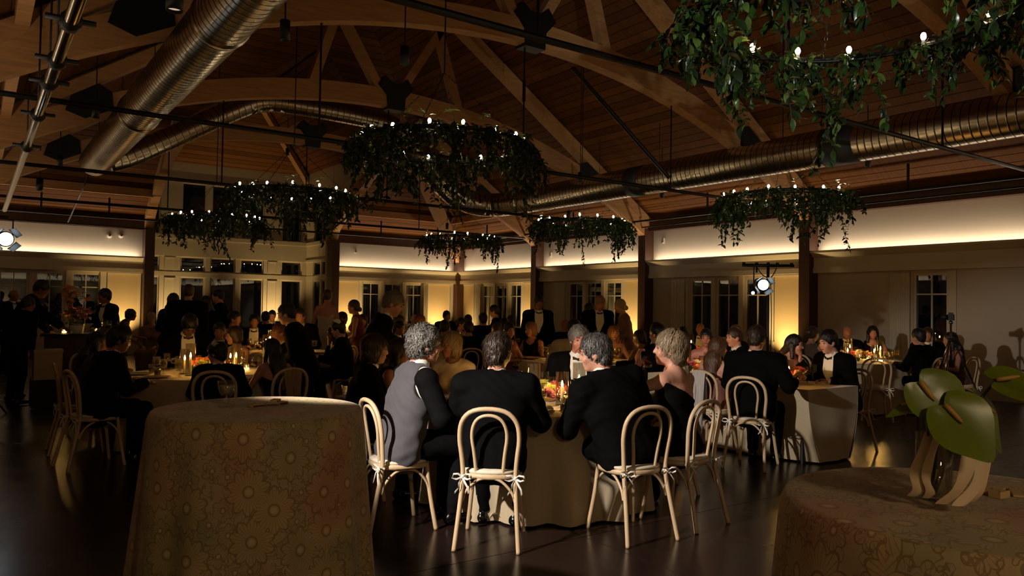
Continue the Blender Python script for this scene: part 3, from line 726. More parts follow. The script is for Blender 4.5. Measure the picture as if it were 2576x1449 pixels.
def field(prims, h, pad=.03):
    """prims: dicts k(ind), blend, op. returns F, origin"""
    los, his = [], []
    for p in prims:
        lo, hi = p['bb']; p['b2'] = (lo, hi)
        if p['op'] > 0: los.append(lo); his.append(hi)
    lo = np.min(los, 0)-pad-2*h; hi = np.max(his, 0)+pad+2*h
    n = np.ceil((hi-lo)/h).astype(int)+1
    F = np.full(tuple(n), .5, np.float32)
    ax = [lo[i]+h*np.arange(n[i]) for i in range(3)]
    for p in prims:
        kb = p['k']; mg = kb+2.5*h+.01
        a = np.clip(np.floor((p['b2'][0]-mg-lo)/h).astype(int), 0, n-1); b = np.clip(np.ceil((p['b2'][1]+mg-lo)/h).astype(int)+1, 1, n)
        if (b <= a).any(): continue
        X, Y, Z = np.meshgrid(ax[0][a[0]:b[0]], ax[1][a[1]:b[1]], ax[2][a[2]:b[2]], indexing='ij')
        P = np.stack([X, Y, Z], -1); d = p['f'](P).astype(np.float32)
        sub = F[a[0]:b[0], a[1]:b[1], a[2]:b[2]]
        if p['op'] > 0:
            hh = np.clip(.5+.5*(d-sub)/kb, 0, 1) if kb > 0 else (d > sub).astype(np.float32)
            F[a[0]:b[0], a[1]:b[1], a[2]:b[2]] = d*(1-hh)+sub*hh-kb*hh*(1-hh)
        else:
            d = -d; hh = np.clip(.5-.5*(d-sub)/kb, 0, 1) if kb > 0 else (d < sub).astype(np.float32)
            F[a[0]:b[0], a[1]:b[1], a[2]:b[2]] = d*(1-hh)+sub*hh+kb*hh*(1-hh)
    F[0] = F[-1] = .5; F[:, 0] = F[:, -1] = .5; F[:, :, 0] = F[:, :, -1] = .5
    return F, lo
def cap(a, b, ra, rb, k=.03, op=1, fl=None):
    """tapered capsule; fl=(axis, factor): flattened along a unit axis"""
    a, b = np.array(a, float), np.array(b, float)
    if fl is not None:
        ax, fk = np.array(fl[0], float), fl[1]
        T = np.eye(3)+(fk-1)*np.outer(ax, ax)
    else: T = np.eye(3); fk = 1
    A, B = T @ a, T @ b; ab = B-A; L = max(1e-9, ab @ ab)
    def f(P):
        Q = P @ T.T-A; t = np.clip(Q @ ab/L, 0, 1); return (np.linalg.norm(Q-t[..., None]*ab, axis=-1)-(ra+(rb-ra)*t))/(fk**.5)
    r = max(ra, rb)
    return dict(f=f, k=k, op=op, bb=(np.minimum(a, b)-r, np.maximum(a, b)+r))
def ell(c, r, R=None, k=.02, op=1):
    c = np.array(c, float); r = np.array(r, float); R = np.eye(3) if R is None else R
    def f(P):
        q = (P-c) @ R; n1 = np.linalg.norm(q/r, axis=-1); n2 = np.linalg.norm(q/(r*r), axis=-1)+1e-9; return n1*(n1-1)/n2
    e = np.sqrt(((R*r)**2).sum(1))
    return dict(f=f, k=k, op=op, bb=(c-e, c+e))
def half(c, n, k=.004, big=.5):
    """cut away everything on the n side of c (within a box)"""
    c = np.array(c, float); n = np.array(n, float)/np.linalg.norm(n)
    return dict(f=lambda P: -((P-c) @ n), k=k, op=-1, bb=(c-big, c+big))
def grow(ps, d):
    out = []
    for p in ps:
        q = dict(p); f0 = p['f']; q['f'] = (lambda P, f0=f0: f0(P)-d); q['bb'] = (p['bb'][0]-d, p['bb'][1]+d); out.append(q)
    return out
def to_mesh(name, prims, h, noise=None, sm=1):
    F, lo = field(prims, h)
    if noise: 
        n = F.shape; X, Y, Z = np.meshgrid(*[lo[i]+h*np.arange(n[i]) for i in range(3)], indexing='ij'); F = F+noise(X, Y, Z).astype(np.float32)
        F[0] = F[-1] = .5; F[:, 0] = F[:, -1] = .5; F[:, :, 0] = F[:, :, -1] = .5
    V, Q = nets(F, lo, h)
    me = bpy.data.meshes.new(name); me.vertices.add(len(V)); me.vertices.foreach_set('co', V.astype(np.float32).ravel())
    me.loops.add(len(Q)*4); me.loops.foreach_set('vertex_index', Q.ravel().astype(np.int32))
    me.polygons.add(len(Q)); me.polygons.foreach_set('loop_start', np.arange(0, len(Q)*4, 4, dtype=np.int32)); me.polygons.foreach_set('loop_total', np.full(len(Q), 4, np.int32))
    me.polygons.foreach_set('use_smooth', np.ones(len(Q), bool)); me.materials.append(None); me.update(calc_edges=True)
    return me
def unit(v): v = np.array(v, float); return v/max(1e-9, np.linalg.norm(v))
def rotm(axis, deg):
    a = math.radians(deg); x, y, z = unit(axis); c, s = math.cos(a), math.sin(a); C = 1-c
    return np.array([[c+x*x*C, x*y*C-z*s, x*z*C+y*s], [y*x*C+z*s, c+y*y*C, y*z*C-x*s], [z*x*C-y*s, z*y*C+x*s, c+z*z*C]])
def ik(S, H, a, b, pole):
    d = H-S; L = min(np.linalg.norm(d), (a+b)*.995); u = unit(d); H = S+u*L
    q = (a*a-b*b+L*L)/(2*L); hgt = math.sqrt(max(0, a*a-q*q)); pl = np.array(pole, float); pl = unit(pl-u*(pl @ u))
    return S+u*q+pl*hgt, H
def hand_prims(w_, d, n, side, k=.006, curl=.6, fine=True):
    """hand at wrist w_, fingers along d, palm facing n; side=+1 when the thumb lies on +(d x n)"""
    d, n = unit(d), unit(n); n = unit(n-d*(n @ d)); s = np.cross(d, n)*side; out = []
    pc = w_+d*.045
    out.append(cap(w_, w_+d*.035, .026, .030, .015, fl=(n, 1.5))); out.append(cap(pc-s*.018, pc+s*.018+d*.01, .032, .030, .012, fl=(n, 2.0)))
    for i, (off, L) in enumerate(((.030, .070), (.010, .080), (-.010, .074), (-.029, .058))):
        b = w_+d*(.082-.004*abs(i-1))+s*off; c1 = curl*(.8+.12*i)
        e1 = unit(d*math.cos(c1)+n*math.sin(c1)); m = b+e1*L*.5; e2 = unit(d*math.cos(2.1*c1)+n*math.sin(2.1*c1)); t = m+e2*L*.5
        out += [cap(b-d*.02, m, .0098, .0090, k), cap(m, t, .0088, .0075, .003)]
    tb = w_+d*.022+s*.028; tm = tb+unit(d*.6+s*.75+n*.35)*.042; te = tm+unit(d*.9+s*.15+n*.45)*.034
    out += [cap(tb, tm, .013, .0105, .008), cap(tm, te, .0102, .0085, .004)]
    return out
class Pose: pass
def pose(kind='sit', lean=8, side=0, yaw=0, nod=5, tilt=0, arms='table', fem=False, big=1.0, twist=0):
    """skeleton in person space: +Y forward, +X right, origin on the floor under the hips"""
    q = Pose(); q.kind = kind; q.fem = fem
    R = rotm((0, 0, 1), -twist) @ rotm((0, 1, 0), side) @ rotm((1, 0, 0), -lean); q.R = R
    up, fw, rt = R @ V3(0, 0, 1), R @ V3(0, 1, 0), R @ V3(1, 0, 0); q.up, q.fw, q.rt = up, fw, rt
    pz = .95 if kind == 'stand' else .545
    q.pel = V3(0, 0, pz); sw = .170 if fem else .192*big
    q.chest = q.pel+up*.32; q.nb = q.pel+up*.525; q.sh = [q.pel+up*.475-rt*sw, q.pel+up*.475+rt*sw]
    ny = rotm((0, 0, 1), -yaw*.35) @ R
    q.neckdir = unit(ny @ V3(0, .22, 1)); H = rotm((0, 0, 1), -yaw-twist*.3) @ rotm((0, 1, 0), tilt) @ rotm((1, 0, 0), -nod); q.H = H
    q.hc = q.nb+q.neckdir*.105+H @ V3(0, .012, .085); q.top = q.hc+H @ V3(0, -.01, .120)
    hip = .088
    if kind == 'stand':
        q.hips = [V3(-hip, 0, .93), V3(hip, 0, .93)]; q.kn = [V3(-.105, .02, .50), V3(.105, .03, .50)]; q.an = [V3(-.11, -.02, .085), V3(.11, -.02, .085)]
    else:
        q.hips = [V3(-hip, 0, .545), V3(hip, 0, .545)]; q.kn = [V3(-.13, .42, .53), V3(.13, .42, .53)]; q.an = [V3(-.12, .40, .085), V3(.12, .36, .085)]
    q.toe = [a+V3(s_*.02, .15, -.045) for a, s_ in zip(q.an, (-1, 1))]
    A = {'table': ((-.20, .40, .80), (.20, .40, .80)), 'lap': ((-.11, .26, .66), (.11, .26, .66)), 'side': ((-.27, .06, pz-.10), (.27, .06, pz-.10)),
         'front': ((-.10, .27, pz+.10), (.10, .27, pz+.12)), 'chinR': ((-.2, .40, .80), (.045, .0, 0)), 'chinL': ((-.045, 0, 0), (.2, .40, .80)), 'reach': ((-.15, .45, .95), (.15, .62, 1.02)),
         'drinkL': ((-.06, 0, 0), (.12, .28, .70)), 'reachL': ((-.55, .30, .84), (.2, .38, .80)), 'pointR': ((-.2, .2, pz+.05), (.42, .50, pz+.34)), 'handback': ((-.20, .40, .80), (.34, .18, .83))}[arms]
    q.hand = []; q.arms = arms
    for i in (0, 1):
        t = np.array(A[i], float); s_ = -1 if i == 0 else 1
        if arms in ('chinR', 'chinL') and i == (1 if arms == 'chinR' else 0): t = q.hc+H @ V3(s_*.03, .085, -.19)
        if arms == 'drinkL' and i == 0: t = q.hc+H @ V3(-.06, .22, -.12)
        pol = V3(s_*.55, -.35, -.75) if arms not in ('drinkL', 'chinR', 'chinL') else V3(s_*.5, .35, -.8)
        el, wr = ik(q.sh[i], t, .285, .255, pol); q.hand.append((el, wr))
    return q
def limb_prims(q, sc=1.0):
    out = []
    for i in (0, 1):
        el, wr = q.hand[i]; f = .86 if q.fem else 1.0
        out += [cap(q.sh[i], el, .054*f, .040*f, .035), cap(el, wr, .040*f, .027*f, .018)]
    return out
def torso_prims(q):
    f, fw = q.fem, q.fw; P = q.pel; up, rt = q.up, q.rt; z = (fw, 1.42)
    out = [cap(P-rt*.055+up*-.02, P+rt*.055+up*-.02, .128 if not f else .135, .128 if not f else .135, .03, fl=(fw, 1.15)),
           cap(P+up*.06, P+up*.20, .150 if not f else .138, .140 if not f else .118, .06, fl=(fw, 1.35)),
           cap(P+up*.20, P+up*.37, .142 if not f else .118, .165 if not f else .135, .06, fl=z),
           cap(q.chest+up*.04-rt*.06+fw*.012, q.chest+up*.04+rt*.06+fw*.012, .118 if not f else .105, .118 if not f else .105, .05, fl=(fw, 1.1)),
           cap(q.sh[0]+rt*.02, q.sh[1]-rt*.02, .060 if not f else .050, .060 if not f else .050, .05),
           cap(q.sh[0]*.62+q.nb*.38+up*.0, q.nb-up*.01, .052, .060, .05), cap(q.sh[1]*.62+q.nb*.38, q.nb-up*.01, .052, .060, .05)]
    if f: out += [ell(q.chest+fw*.095+s*rt*.062+up*.015, (.058, .055, .055), k=.03) for s in (-1, 1)]
    return out
def leg_prims(q):
    out = []
    for i in (0, 1): out += [cap(q.hips[i], q.kn[i], .088, .058, .04), cap(q.kn[i], q.an[i], .055, .036, .02)]
    return out
def head_prims(q, fine):
    H, c = q.H, q.hc; w_ = lambda x, y, z: c+H @ V3(x, y, z); R = H; f = .94 if q.fem else 1.0
    out = [cap(q.nb-q.neckdir*.03, c+H @ V3(0, -.022, -.055), .058*f, .054*f, .03), ell(w_(0, -.012, .025), (.076, .098, .094), R, .02), ell(w_(0, .030, -.040), (.058*f, .066, .088*f), R, .025),
           ell(w_(0, .066, -.103), (.026*f, .022, .020), R, .02), cap(w_(0, .092, .012), w_(0, .1085, -.034), .008, .0125, .010)]
    for s in (-1, 1):
        out += [ell(w_(s*.077, -.005, -.018), (.011, .024, .032), R, .006), cap(w_(s*.014, .088, .024), w_(s*.048, .076, .022), .014, .012, .012), ell(w_(s*.040, .068, -.035), (.026, .024, .026), R, .02)]
        if fine: out += [ell(w_(s*.031, .098, .001), (.017, .014, .011), R, .010, -1)]
    if fine: out += [cap(w_(-.020, .088, -.066), w_(.020, .088, -.066), .0085, .0085, .006), cap(w_(-.018, .085, -.078), w_(.018, .085, -.078), .0090, .0090, .005)]
    return out
def hands(q, fine):
    out = []
    for i in (0, 1):
        el, wr = q.hand[i]; d = unit(wr-el); s_ = -1 if i == 0 else 1
        if q.arms == 'drinkL' and i == 0: d2, n, cu = unit(V3(.25, .35, .75)), V3(.75, -.45, 0), .75
        elif q.arms in ('chinR', 'chinL') and i == (1 if q.arms == 'chinR' else 0): d2, n, cu = unit(V3(0, .1, 1)), unit(q.hc-wr)*V3(1, 1, 0)+V3(0, -.6, 0), 1.05
        else: d2, n, cu = unit(d+V3(0, .15, -.35 if q.arms in ('side',) else -.10)), V3(-s_*.35, 0, -1) if q.arms != 'side' else V3(-s_, 0, 0), .45
        side = 1.0 if np.cross(d2, n) @ V3(-s_, .3, 0) > 0 else -1.0
        if fine: out += hand_prims(wr, d2, n, side, curl=cu)
        else: out += [cap(wr, wr+d2*.09, .034, .030, .015, fl=(unit(n), 1.6)), cap(wr+d2*.08, wr+d2*.13+unit(n)*.03, .030, .02, .01, fl=(unit(n), 1.5))]
    return out
def hair_prims(q, style):
    H, c = q.H, q.hc; w_ = lambda x, y, z: c+H @ V3(x, y, z); R = H; dn = V3(0, 0, -1)
    face = [ell(w_(0, .105, -.045), (.066, .075, .088), R, .012, -1)]
    cut = [half(w_(0, 0, -.075), H @ V3(0, .45, -1), .01)]
    sk = ell(w_(0, -.014, .030), (.087, .107, .103), R, .01)
    ears = [ell(w_(s*.092, .002, -.03), (.022, .026, .036), R, .006, -1) for s in (-1, 1)]
    if style == 'short': return [sk, ell(w_(0, -.05, -.02), (.070, .062, .075), R, .02)]+face+[half(w_(0, -.05, -.062), H @ V3(0, .5, -1), .01)]+ears+[half(w_(0, .095, .0), H @ V3(0, 1, -.35), .01)]
    if style == 'full': return [ell(w_(0, -.016, .036), (.093, .112, .108), R, .01), ell(w_(0, -.055, -.025), (.074, .062, .08), R, .02)]+face+[half(w_(0, -.05, -.085), H @ V3(0, .4, -1), .01)]+ears
    if style == 'curly': return [ell(w_(0, -.022, .032), (.100, .118, .112), R, .01), ell(w_(0, -.06, -.03), (.085, .07, .085), R, .02)]+face+[half(w_(0, -.05, -.10), H @ V3(0, .3, -1), .01)]
    if style == 'bald': return [ell(w_(0, -.045, -.015), (.080, .070, .060), R, .01)]+face+[half(w_(0, 0, .02), H @ V3(0, 0, 1), .006), half(w_(0, -.05, -.065), H @ V3(0, .5, -1), .01)]+ears
    if style == 'bob': return [ell(w_(0, -.018, .030), (.096, .112, .106), R, .01), ell(w_(0, -.035, -.055), (.096, .085, .085), R, .03)]+[ell(w_(0, .105, -.055), (.060, .080, .098), R, .015, -1), half(w_(0, 0, -.125), H @ V3(0, .2, -1), .01)]
    if style == 'long': return [ell(w_(0, -.016, .028), (.092, .108, .104), R, .01), cap(w_(0, -.05, -.03), q.nb-q.fw*.085-q.up*.0, .088, .085, .05, fl=(q.fw, 1.5)), cap(q.nb-q.fw*.085, q.nb-q.fw*.115-q.up*.22, .10, .075, .05, fl=(q.fw, 1.9))]+[cap(w_(s*.070, -.01, -.02), w_(s*.085, .02, -.17), .034, .026, .03) for s in (-1, 1)]+[ell(w_(0, .112, -.055), (.058, .080, .105), R, .012, -1)]
    if style == 'updo': return [sk, ell(w_(0, -.05, -.015), (.078, .066, .075), R, .02), ell(w_(0, -.115, .02), (.052, .045, .050), R, .015)]+face+[half(w_(0, -.05, -.07), H @ V3(0, .5, -1), .01)]
    if style == 'bun': return [sk, ell(w_(0, -.05, -.02), (.078, .066, .075), R, .02), ell(w_(0, -.108, -.058), (.048, .042, .044), R, .012)]+face+[half(w_(0, -.04, -.10), H @ V3(0, .6, -1), .01)]
    if style == 'volume': return [ell(w_(0, -.022, .040), (.102, .122, .116), R, .01), ell(w_(0, -.06, -.035), (.088, .075, .085), R, .03), ell(w_(.02, -.115, -.125), (.048, .046, .042), R, .02)]+[ell(w_(0, .112, -.05), (.062, .075, .088), R, .015, -1), half(w_(0, .05, -.10), H @ V3(0, 1.2, -1), .01)]
    return [sk]+face+cut
def tuft(a, f):
    return lambda X, Y, Z: a*(np.sin(f*X+3*np.sin(f*.31*Z))*np.sin(f*.8*Y+2*np.sin(f*.4*X))+.6*np.sin(f*1.9*X+f*.7*Z)*np.sin(f*1.3*Y-f*.9*Z))
def strands(me, q, style):
    """locks of hair laid over the hair volume: narrow strips that follow the combing direction"""
    V = np.empty(len(me.vertices)*3, np.float32); me.vertices.foreach_get('co', V); V = V.reshape(-1, 3)
    Nn = np.array([v.normal[:] for v in me.vertices]); H, c = q.H, q.hc; rg = np.random.default_rng(3)
    n = {'short': 1500, 'full': 1700, 'curly': 1700, 'volume': 2000, 'long': 1900, 'bob': 1700}.get(style, 1200)
    fin = np.linalg.norm(V-c, axis=1) < (.8 if style == 'long' else .22); ids = np.nonzero(fin)[0]
    ids = rg.choice(ids, min(n, len(ids)*2)); crown = c+H @ V3(.01, -.055, .125); vs, fs = [], []
    L0, w0, lift, wig = {'short': (.032, .0022, .0028, .25), 'full': (.050, .0026, .004, .35), 'curly': (.040, .0032, .006, .95), 'volume': (.070, .0028, .005, .35), 'long': (.11, .0028, .003, .22), 'bob': (.085, .0028, .004, .25)}.get(style, (.05, .0024, .002, .2))
    for i in ids:
        p = V[i]+rg.normal(0, .002, 3); nn = Nn[i]; d = p-crown; d = d/max(1e-6, np.linalg.norm(d))+V3(0, 0, -.9)*(1 if style in ('long', 'bob', 'volume') else .35)+rg.normal(0, wig, 3)
        hl = H.T @ (p-c)
        if hl[1] > .045 and hl[2] < .055 and abs(hl[0]) < .075: continue
        d = d-nn*(d @ nn)
        if np.linalg.norm(d) < 1e-3: continue
        d = d/np.linalg.norm(d); s = np.cross(d, nn); s /= max(1e-6, np.linalg.norm(s)); L = L0*rg.uniform(.6, 1.3); w_ = w0*rg.uniform(.6, 1.4); b = len(vs); curl = rg.normal(0, .25*wig)
        for k in range(5):
            t = k/4; lf = lift*math.sin(PI*min(1, t*1.1))*rg.uniform(.6, 1.5)+.0008
            pt = p+d*L*t+nn*(lf-(L*t)**2/.20)+s*curl*L*t*t; ww = w_*(1-.85*t*t); vs += [pt-s*ww, pt+s*ww]
        fs += [(b+2*k, b+2*k+1, b+2*k+3, b+2*k+2) for k in range(4)]
    m = MB(); m.add([tuple(v) for v in V], [tuple(p.vertices) for p in me.polygons]); m.add(vs, fs)
    return m.mesh('hair', [None], True)
SKIN = {}
def skin(c): 
    k = 'skin_%d_%d' % (int(c[0]*100), int(c[2]*100))
    return mat(k, c, .5, var=.06, scale=12)
def hairm(c):
    k = 'hair_%d_%d_%d' % tuple(int(v*100) for v in c)
    return mat(k, c, .42, var=.28, scale=14, stretch=(9, 9, 1.5), bump=.5, coords='Object')
def fab(c, rough=.85, tagn='fabric'):
    k = '%s_%d_%d_%d' % ((tagn,)+tuple(int(v*100) for v in c)); dark = max(c) < .2
    return mat(k, c, rough, var=.08, scale=20, sheen=0 if dark else .12, spec=.06 if dark else .4, bump=.12)
M['shirt'] = mat('white_dress_shirt', (.90, .88, .84), .8, var=.03)
M['shoe'] = mat('black_patent_shoe', (.03, .028, .027), .18, var=.1)
M['eyew'] = mat('eye_white', (.48, .44, .41), .3); M['eyed'] = mat('eye_iris', (.06, .05, .045), .2); M['brow'] = mat('eyebrow_hair', (.20, .15, .11), .8); M['lip'] = mat('lips', (.55, .27, .24), .45)
PC = {}
def cached(key, fn):
    if key not in PC: PC[key] = fn()
    return PC[key]
def build_cloth(q, kind, h):
    """clothing meshes: list of (part name, mesh, slot)"""
    folds = (lambda X, Y, Z: .0035*np.sin(26*X+9*np.sin(7*Z)+4*np.sin(11*Y))*np.sin(31*Z+6*np.sin(9*X)+14*Y)+.002*np.sin(60*Z+20*X)*np.sin(23*Y+15*X)) if h < .016 else None
    T, L, A = torso_prims(q), leg_prims(q), limb_prims(q); out = []
    up, fw, rt = q.up, q.fw, q.rt
    collar = [cap(q.nb-q.neckdir*.05, q.nb+q.neckdir*.050+q.fw*.004, .076, .0670, .02)]
    def neckcut(r=.062, dz=.045): return [ell(q.nb+up*dz+fw*.02, (r, r, r*.9), k=.008, op=-1)]
    def vcut(top=.53, bot=.13): return [cap(q.pel+up*top+fw*.15, q.pel+up*(top*.5+bot*.5)+fw*.185, .098, .080, .004, op=-1, fl=(fw, .8)), cap(q.pel+up*(top*.5+bot*.5)+fw*.185, q.pel+up*bot+fw*.18, .080, .045, .004, op=-1, fl=(fw, .8))]
    shoes = []
    for i in (0, 1):
        a, t = q.an[i], q.toe[i]
        shoes.append([cap(a+V3(0, -.035, -.045), t+V3(0, 0, .0), .040, .030, .02, fl=((0, 0, 1), 1.05)), cap(a+V3(0, -.01, .0), a+V3(0, -.015, -.05), .043, .042, .02), half((a[0], a[1], .002), (0, 0, -1), .004)])
    if kind in ('tux', 'suit', 'vest', 'whitejacket', 'shirt', 'waiter'):
        pads = [cap(q.sh[0]-rt*.014+up*.014, q.sh[1]+rt*.014+up*.014, .060, .060, .04)]+[cap(s_*.9+q.nb*.1+up*.004, q.nb-up*.012, .050, .055, .04) for s_ in q.sh]
        wide = [cap(P_+up*z_-rt*w_, P_+up*z_+rt*w_, r_, r_, .05, fl=(fw, f_)) for P_ in (q.pel,) for z_, w_, r_, f_ in ((-.02, .075, .125, 1.1), (.14, .060, .138, 1.25), (.30, .075, .140, 1.25))] if kind != 'shirt' else []
        AJ = sum([[cap(q.sh[i], q.hand[i][0], .066, .053, .035), cap(q.hand[i][0], q.hand[i][1], .053, .037, .018)] for i in (0, 1)], []) if kind != 'shirt' else A
        jk = T+(pads if kind != 'vest' else [])+wide+([] if kind in ('vest',) else AJ)
        ja = grow(jk, .016 if kind in ('vest', 'shirt') else .019)
        cuffs = [half(q.hand[i][1]-unit(q.hand[i][1]-q.hand[i][0])*.012, unit(q.hand[i][1]-q.hand[i][0]), .004, .10) for i in (0, 1)]
        if kind == 'shirt': jm = ja+neckcut(.06)+cuffs
        elif kind == 'waiter': jm = ja+neckcut(.055)+cuffs
        else: jm = ja+neckcut(.082, .052)+vcut()+(cuffs if kind != 'vest' else [cap(s_-up*.06+sg*rt*.03, s_+up*.06+sg*rt*.015, .075, .070, .01, op=-1) for s_, sg in zip(q.sh, (-1, 1))])
        if kind != 'vest' and kind != 'shirt':   # skirt of the jacket
            for i in (0, 1): jm.insert(0, cap(q.hips[i]+up*.02, q.hips[i]*.75+q.kn[i]*.25, .112, .112, .04))
        out.append(('jacket' if kind not in ('vest', 'shirt') else ('waistcoat' if kind == 'vest' else 'shirt'), to_mesh('jacket', jm, h, folds), 'top'))
        if kind == 'vest':
            out.append(('sleeves', to_mesh('sleeves', grow(AJ+[cap(q.sh[0], q.sh[0]+rt*.05, .058, .052, .03), cap(q.sh[1], q.sh[1]-rt*.05, .058, .052, .03)], .012)+cuffs, h, folds), 'second'))
        if kind not in ('shirt', 'waiter'):
            cf = []
            for i in (0, 1):
                el, wr = q.hand[i]; d = unit(wr-el); cf += [cap(wr-d*.03, wr+d*.008, .037, .035, .005)]
            out.append(('shirt', to_mesh('shirt', grow(T, .005)+collar+cf+neckcut(.054, .075), h), 'shirt'))
        trs = grow(L+[T[0]], .018)+[half(q.an[i]+V3(0, 0, -.005), (0, 0, -1), .004, .12) for i in (0, 1)]
        out.append(('trousers', to_mesh('trousers', trs, h, folds), 'legs'))
        for s in shoes: out.append(('shoe', to_mesh('shoe', s, max(.009, h*.8)), 'shoe'))
        if kind in ('tux', 'whitejacket', 'vest'):
            b = MB(); c = q.nb+q.neckdir*.005+fw*.078; R3 = Matrix([list(rt), list(fw), list(up)]).transposed()
            for s in (-1, 1): b.add([Vector(c)+R3 @ Vector((s*x, y, z)) for x, y, z in ((.006, .01, .010), (.006, .01, -.010), (.052, 0, -.026), (.055, 0, .026), (.006, -.012, .010), (.006, -.012, -.010), (.052, -.014, -.026), (.055, -.014, .026))],
                  [(0, 1, 2, 3), (7, 6, 5, 4), (0, 3, 7, 4), (1, 5, 6, 2), (2, 6, 7, 3)])
            b.box(c+fw*.004, (.020, .022, .024), R3); out.append(('bow_tie', b.mesh('bow_tie', M['black']), 'tie'))
    else:
        f = kind; tp = list(T); 
        arms = A if f in ('blouse', 'sleeved') else []
        body = grow(tp+arms, .012)
        if f in ('strapless', 'bridal'): body += [half(q.pel+up*.375, up, .006, .45)]
        elif f == 'backless': body += [half(q.pel+up*.37-fw*.03, up-fw*.9, .006, .45)]
        elif f == 'offshoulder': body += [half(q.pel+up*.385+rt*.0, up+rt*.5, .006, .45)]
        elif f == 'gown': body += neckcut(.095, .0)+[ell(s+(s-q.chest)*.25, (.075, .075, .075), k=.01, op=-1) for s in q.sh]
        else: body += neckcut(.072)
        if arms: body += [half(q.hand[i][1]-unit(q.hand[i][1]-q.hand[i][0])*.02, unit(q.hand[i][1]-q.hand[i][0]), .004, .10) for i in (0, 1)]
        if q.kind == 'stand': sk = [cap((0, 0, .92), (0, 0, .10), .150, .235, .06, fl=((0, 1, 0), 1.15)), half((0, 0, .04), (0, 0, -1), .004, 1)]
        else: sk = [cap(q.hips[i], q.kn[i], .112, .095, .06) for i in (0, 1)]+[cap((q.kn[i]), q.an[i]+V3(0, 0, .03), .095, .085, .06) for i in (0, 1)]+[cap((q.kn[0]+q.kn[1])/2, (q.an[0]+q.an[1])/2, .07, .07, .06)]
        out.append(('dress', to_mesh('dress', sk+body, h, folds), 'top'))
        for s in shoes: out.append(('shoe', to_mesh('shoe', s, max(.009, h*.8)), 'shoe'))
    return out
BLK = (.030, .028, .031); PEOPLE = {}
def person(key, hx, hy, hz, az, label, short, kind='sit', cloth='tux', col=BLK, col2=None, hair='short', hc=(.12, .08, .055), sk=(.74, .53, .42), eyes=None, grp=None, tc=None, **pp):
    """hx,hy,hz: where the top of the head is; az: facing, degrees clockwise from +Y"""
    fem = cloth not in ('tux', 'suit', 'vest', 'whitejacket', 'shirt', 'waiter'); pp['fem'] = fem
    D = math.hypot(hx, hy); h = .0105 if D < 6.0 else .0135 if D < 8.2 else .017 if D < 11 else .022; fine = D < 9.5
    if D > 10: pp = {k: (round(v/12)*12 if isinstance(v, (int, float)) and k in ('lean', 'yaw', 'nod', 'side', 'tilt', 'twist') else v) for k, v in pp.items()}
    pk_ = (kind, h)+tuple(sorted(pp.items())); q = cached(('q',)+pk_, lambda: pose(kind, **pp)); s = min(1.14, max(.84, hz/q.top[2]))
    a = math.radians(az); ox, oy = q.top[0]*s, q.top[1]*s
    x, y = hx-(ox*math.cos(a)+oy*math.sin(a)), hy-(-ox*math.sin(a)+oy*math.cos(a))
    if tc is not None:      # keep the seat clear of the table edge
        dx, dy = x-tc[0], y-tc[1]; dd = math.hypot(dx, dy)
        if dd < tc[2]: x, y = tc[0]+dx/dd*tc[2], tc[1]+dy/dd*tc[2]
    body = cached(('b', fine)+pk_, lambda: to_mesh('person', torso_prims(q)+leg_prims(q)+limb_prims(q)+head_prims(q, fine)+hands(q, fine)+[cap(q.an[i]+V3(0, -.03, -.05), q.toe[i], .03, .022, .02) for i in (0, 1)], h))
    o = mk('person', body, None, (x, y, 0), -a); o.scale = (s, s, s); setm(o, skin(sk)); tag(o, label, 'person', grp)
    parts = cached(('c', cloth)+pk_, lambda: build_cloth(q, cloth, h))
    for nm, me, sl in parts:
        c = mk(nm, me, o)
        setm(c, {'top': fab(col), 'second': fab(col2 or BLK), 'shirt': M['shirt'], 'legs': fab(col2 or (BLK if cloth != 'waiter' else col)), 'shoe': M['shoe'], 'tie': M['black']}[sl])
    if hair != 'none':
        nz = {'curly': tuft(.007, 95), 'short': tuft(.0035, 130), 'full': tuft(.005, 110), 'volume': tuft(.004, 85), 'long': tuft(.004, 75), 'bob': tuft(.004, 85)}.get(hair, tuft(.002, 110))
        hm = cached(('h', hair)+pk_, lambda: strands(to_mesh('hair', hair_prims(q, hair), min(h, .012), nz), q, hair) if D < 9.2 else to_mesh('hair', hair_prims(q, hair), min(h, .012), nz)); c = mk('hair', hm, o); setm(c, hairm(hc))
    if eyes if eyes is not None else D < 12.5:
        H = q.H
        def eye(sx):
            w_ = lambda x, y, z: Vector(q.hc+H @ V3(x, y, z)); R3 = Matrix(H.tolist()); m = MB()
            vs = MB().ball((0, 0, 0), .0125, 10, 8); m.add([w_(sx*.031, .0800, .002)+R3 @ Vector(v) for v in vs.v], vs.f, 0)
            vs = MB().ball((0, 0, 0), (.0058, .003, .0058), 8, 5); m.add([w_(sx*.031, .0915, .001)+R3 @ Vector(v) for v in vs.v], vs.f, 1); return m.mesh('eye', [M['eyew'], M['eyed']], True)
        for sx in (-1, 1):
            mk('eye', cached(('e', sx)+pk_, lambda: eye(sx)), o)
            w_ = lambda x, y, z: Vector(q.hc+H @ V3(x, y, z))
            mk('eyebrow', cached(('br', sx)+pk_, lambda: MB().tube([w_(sx*.014, .102, .024), w_(sx*.032, .100, .029), w_(sx*.050, .088, .023)], [.003, .0042, .002], 6).mesh('eyebrow', M['brow'], True)), o)
        w_ = lambda x, y, z: Vector(q.hc+H @ V3(x, y, z))
        mk('lips', cached(('l',)+pk_, lambda: MB().tube([w_(-.023, .083, -.072), w_(-.008, .096, -.069), w_(.008, .096, -.069), w_(.023, .083, -.072)], [.002, .0055, .0055, .002], 6).mesh('lips', M['lip'], True)), o)
    PEOPLE[key] = dict(o=o, q=q, x=x, y=y, az=az, s=s, short=short, kind=kind)
    return o
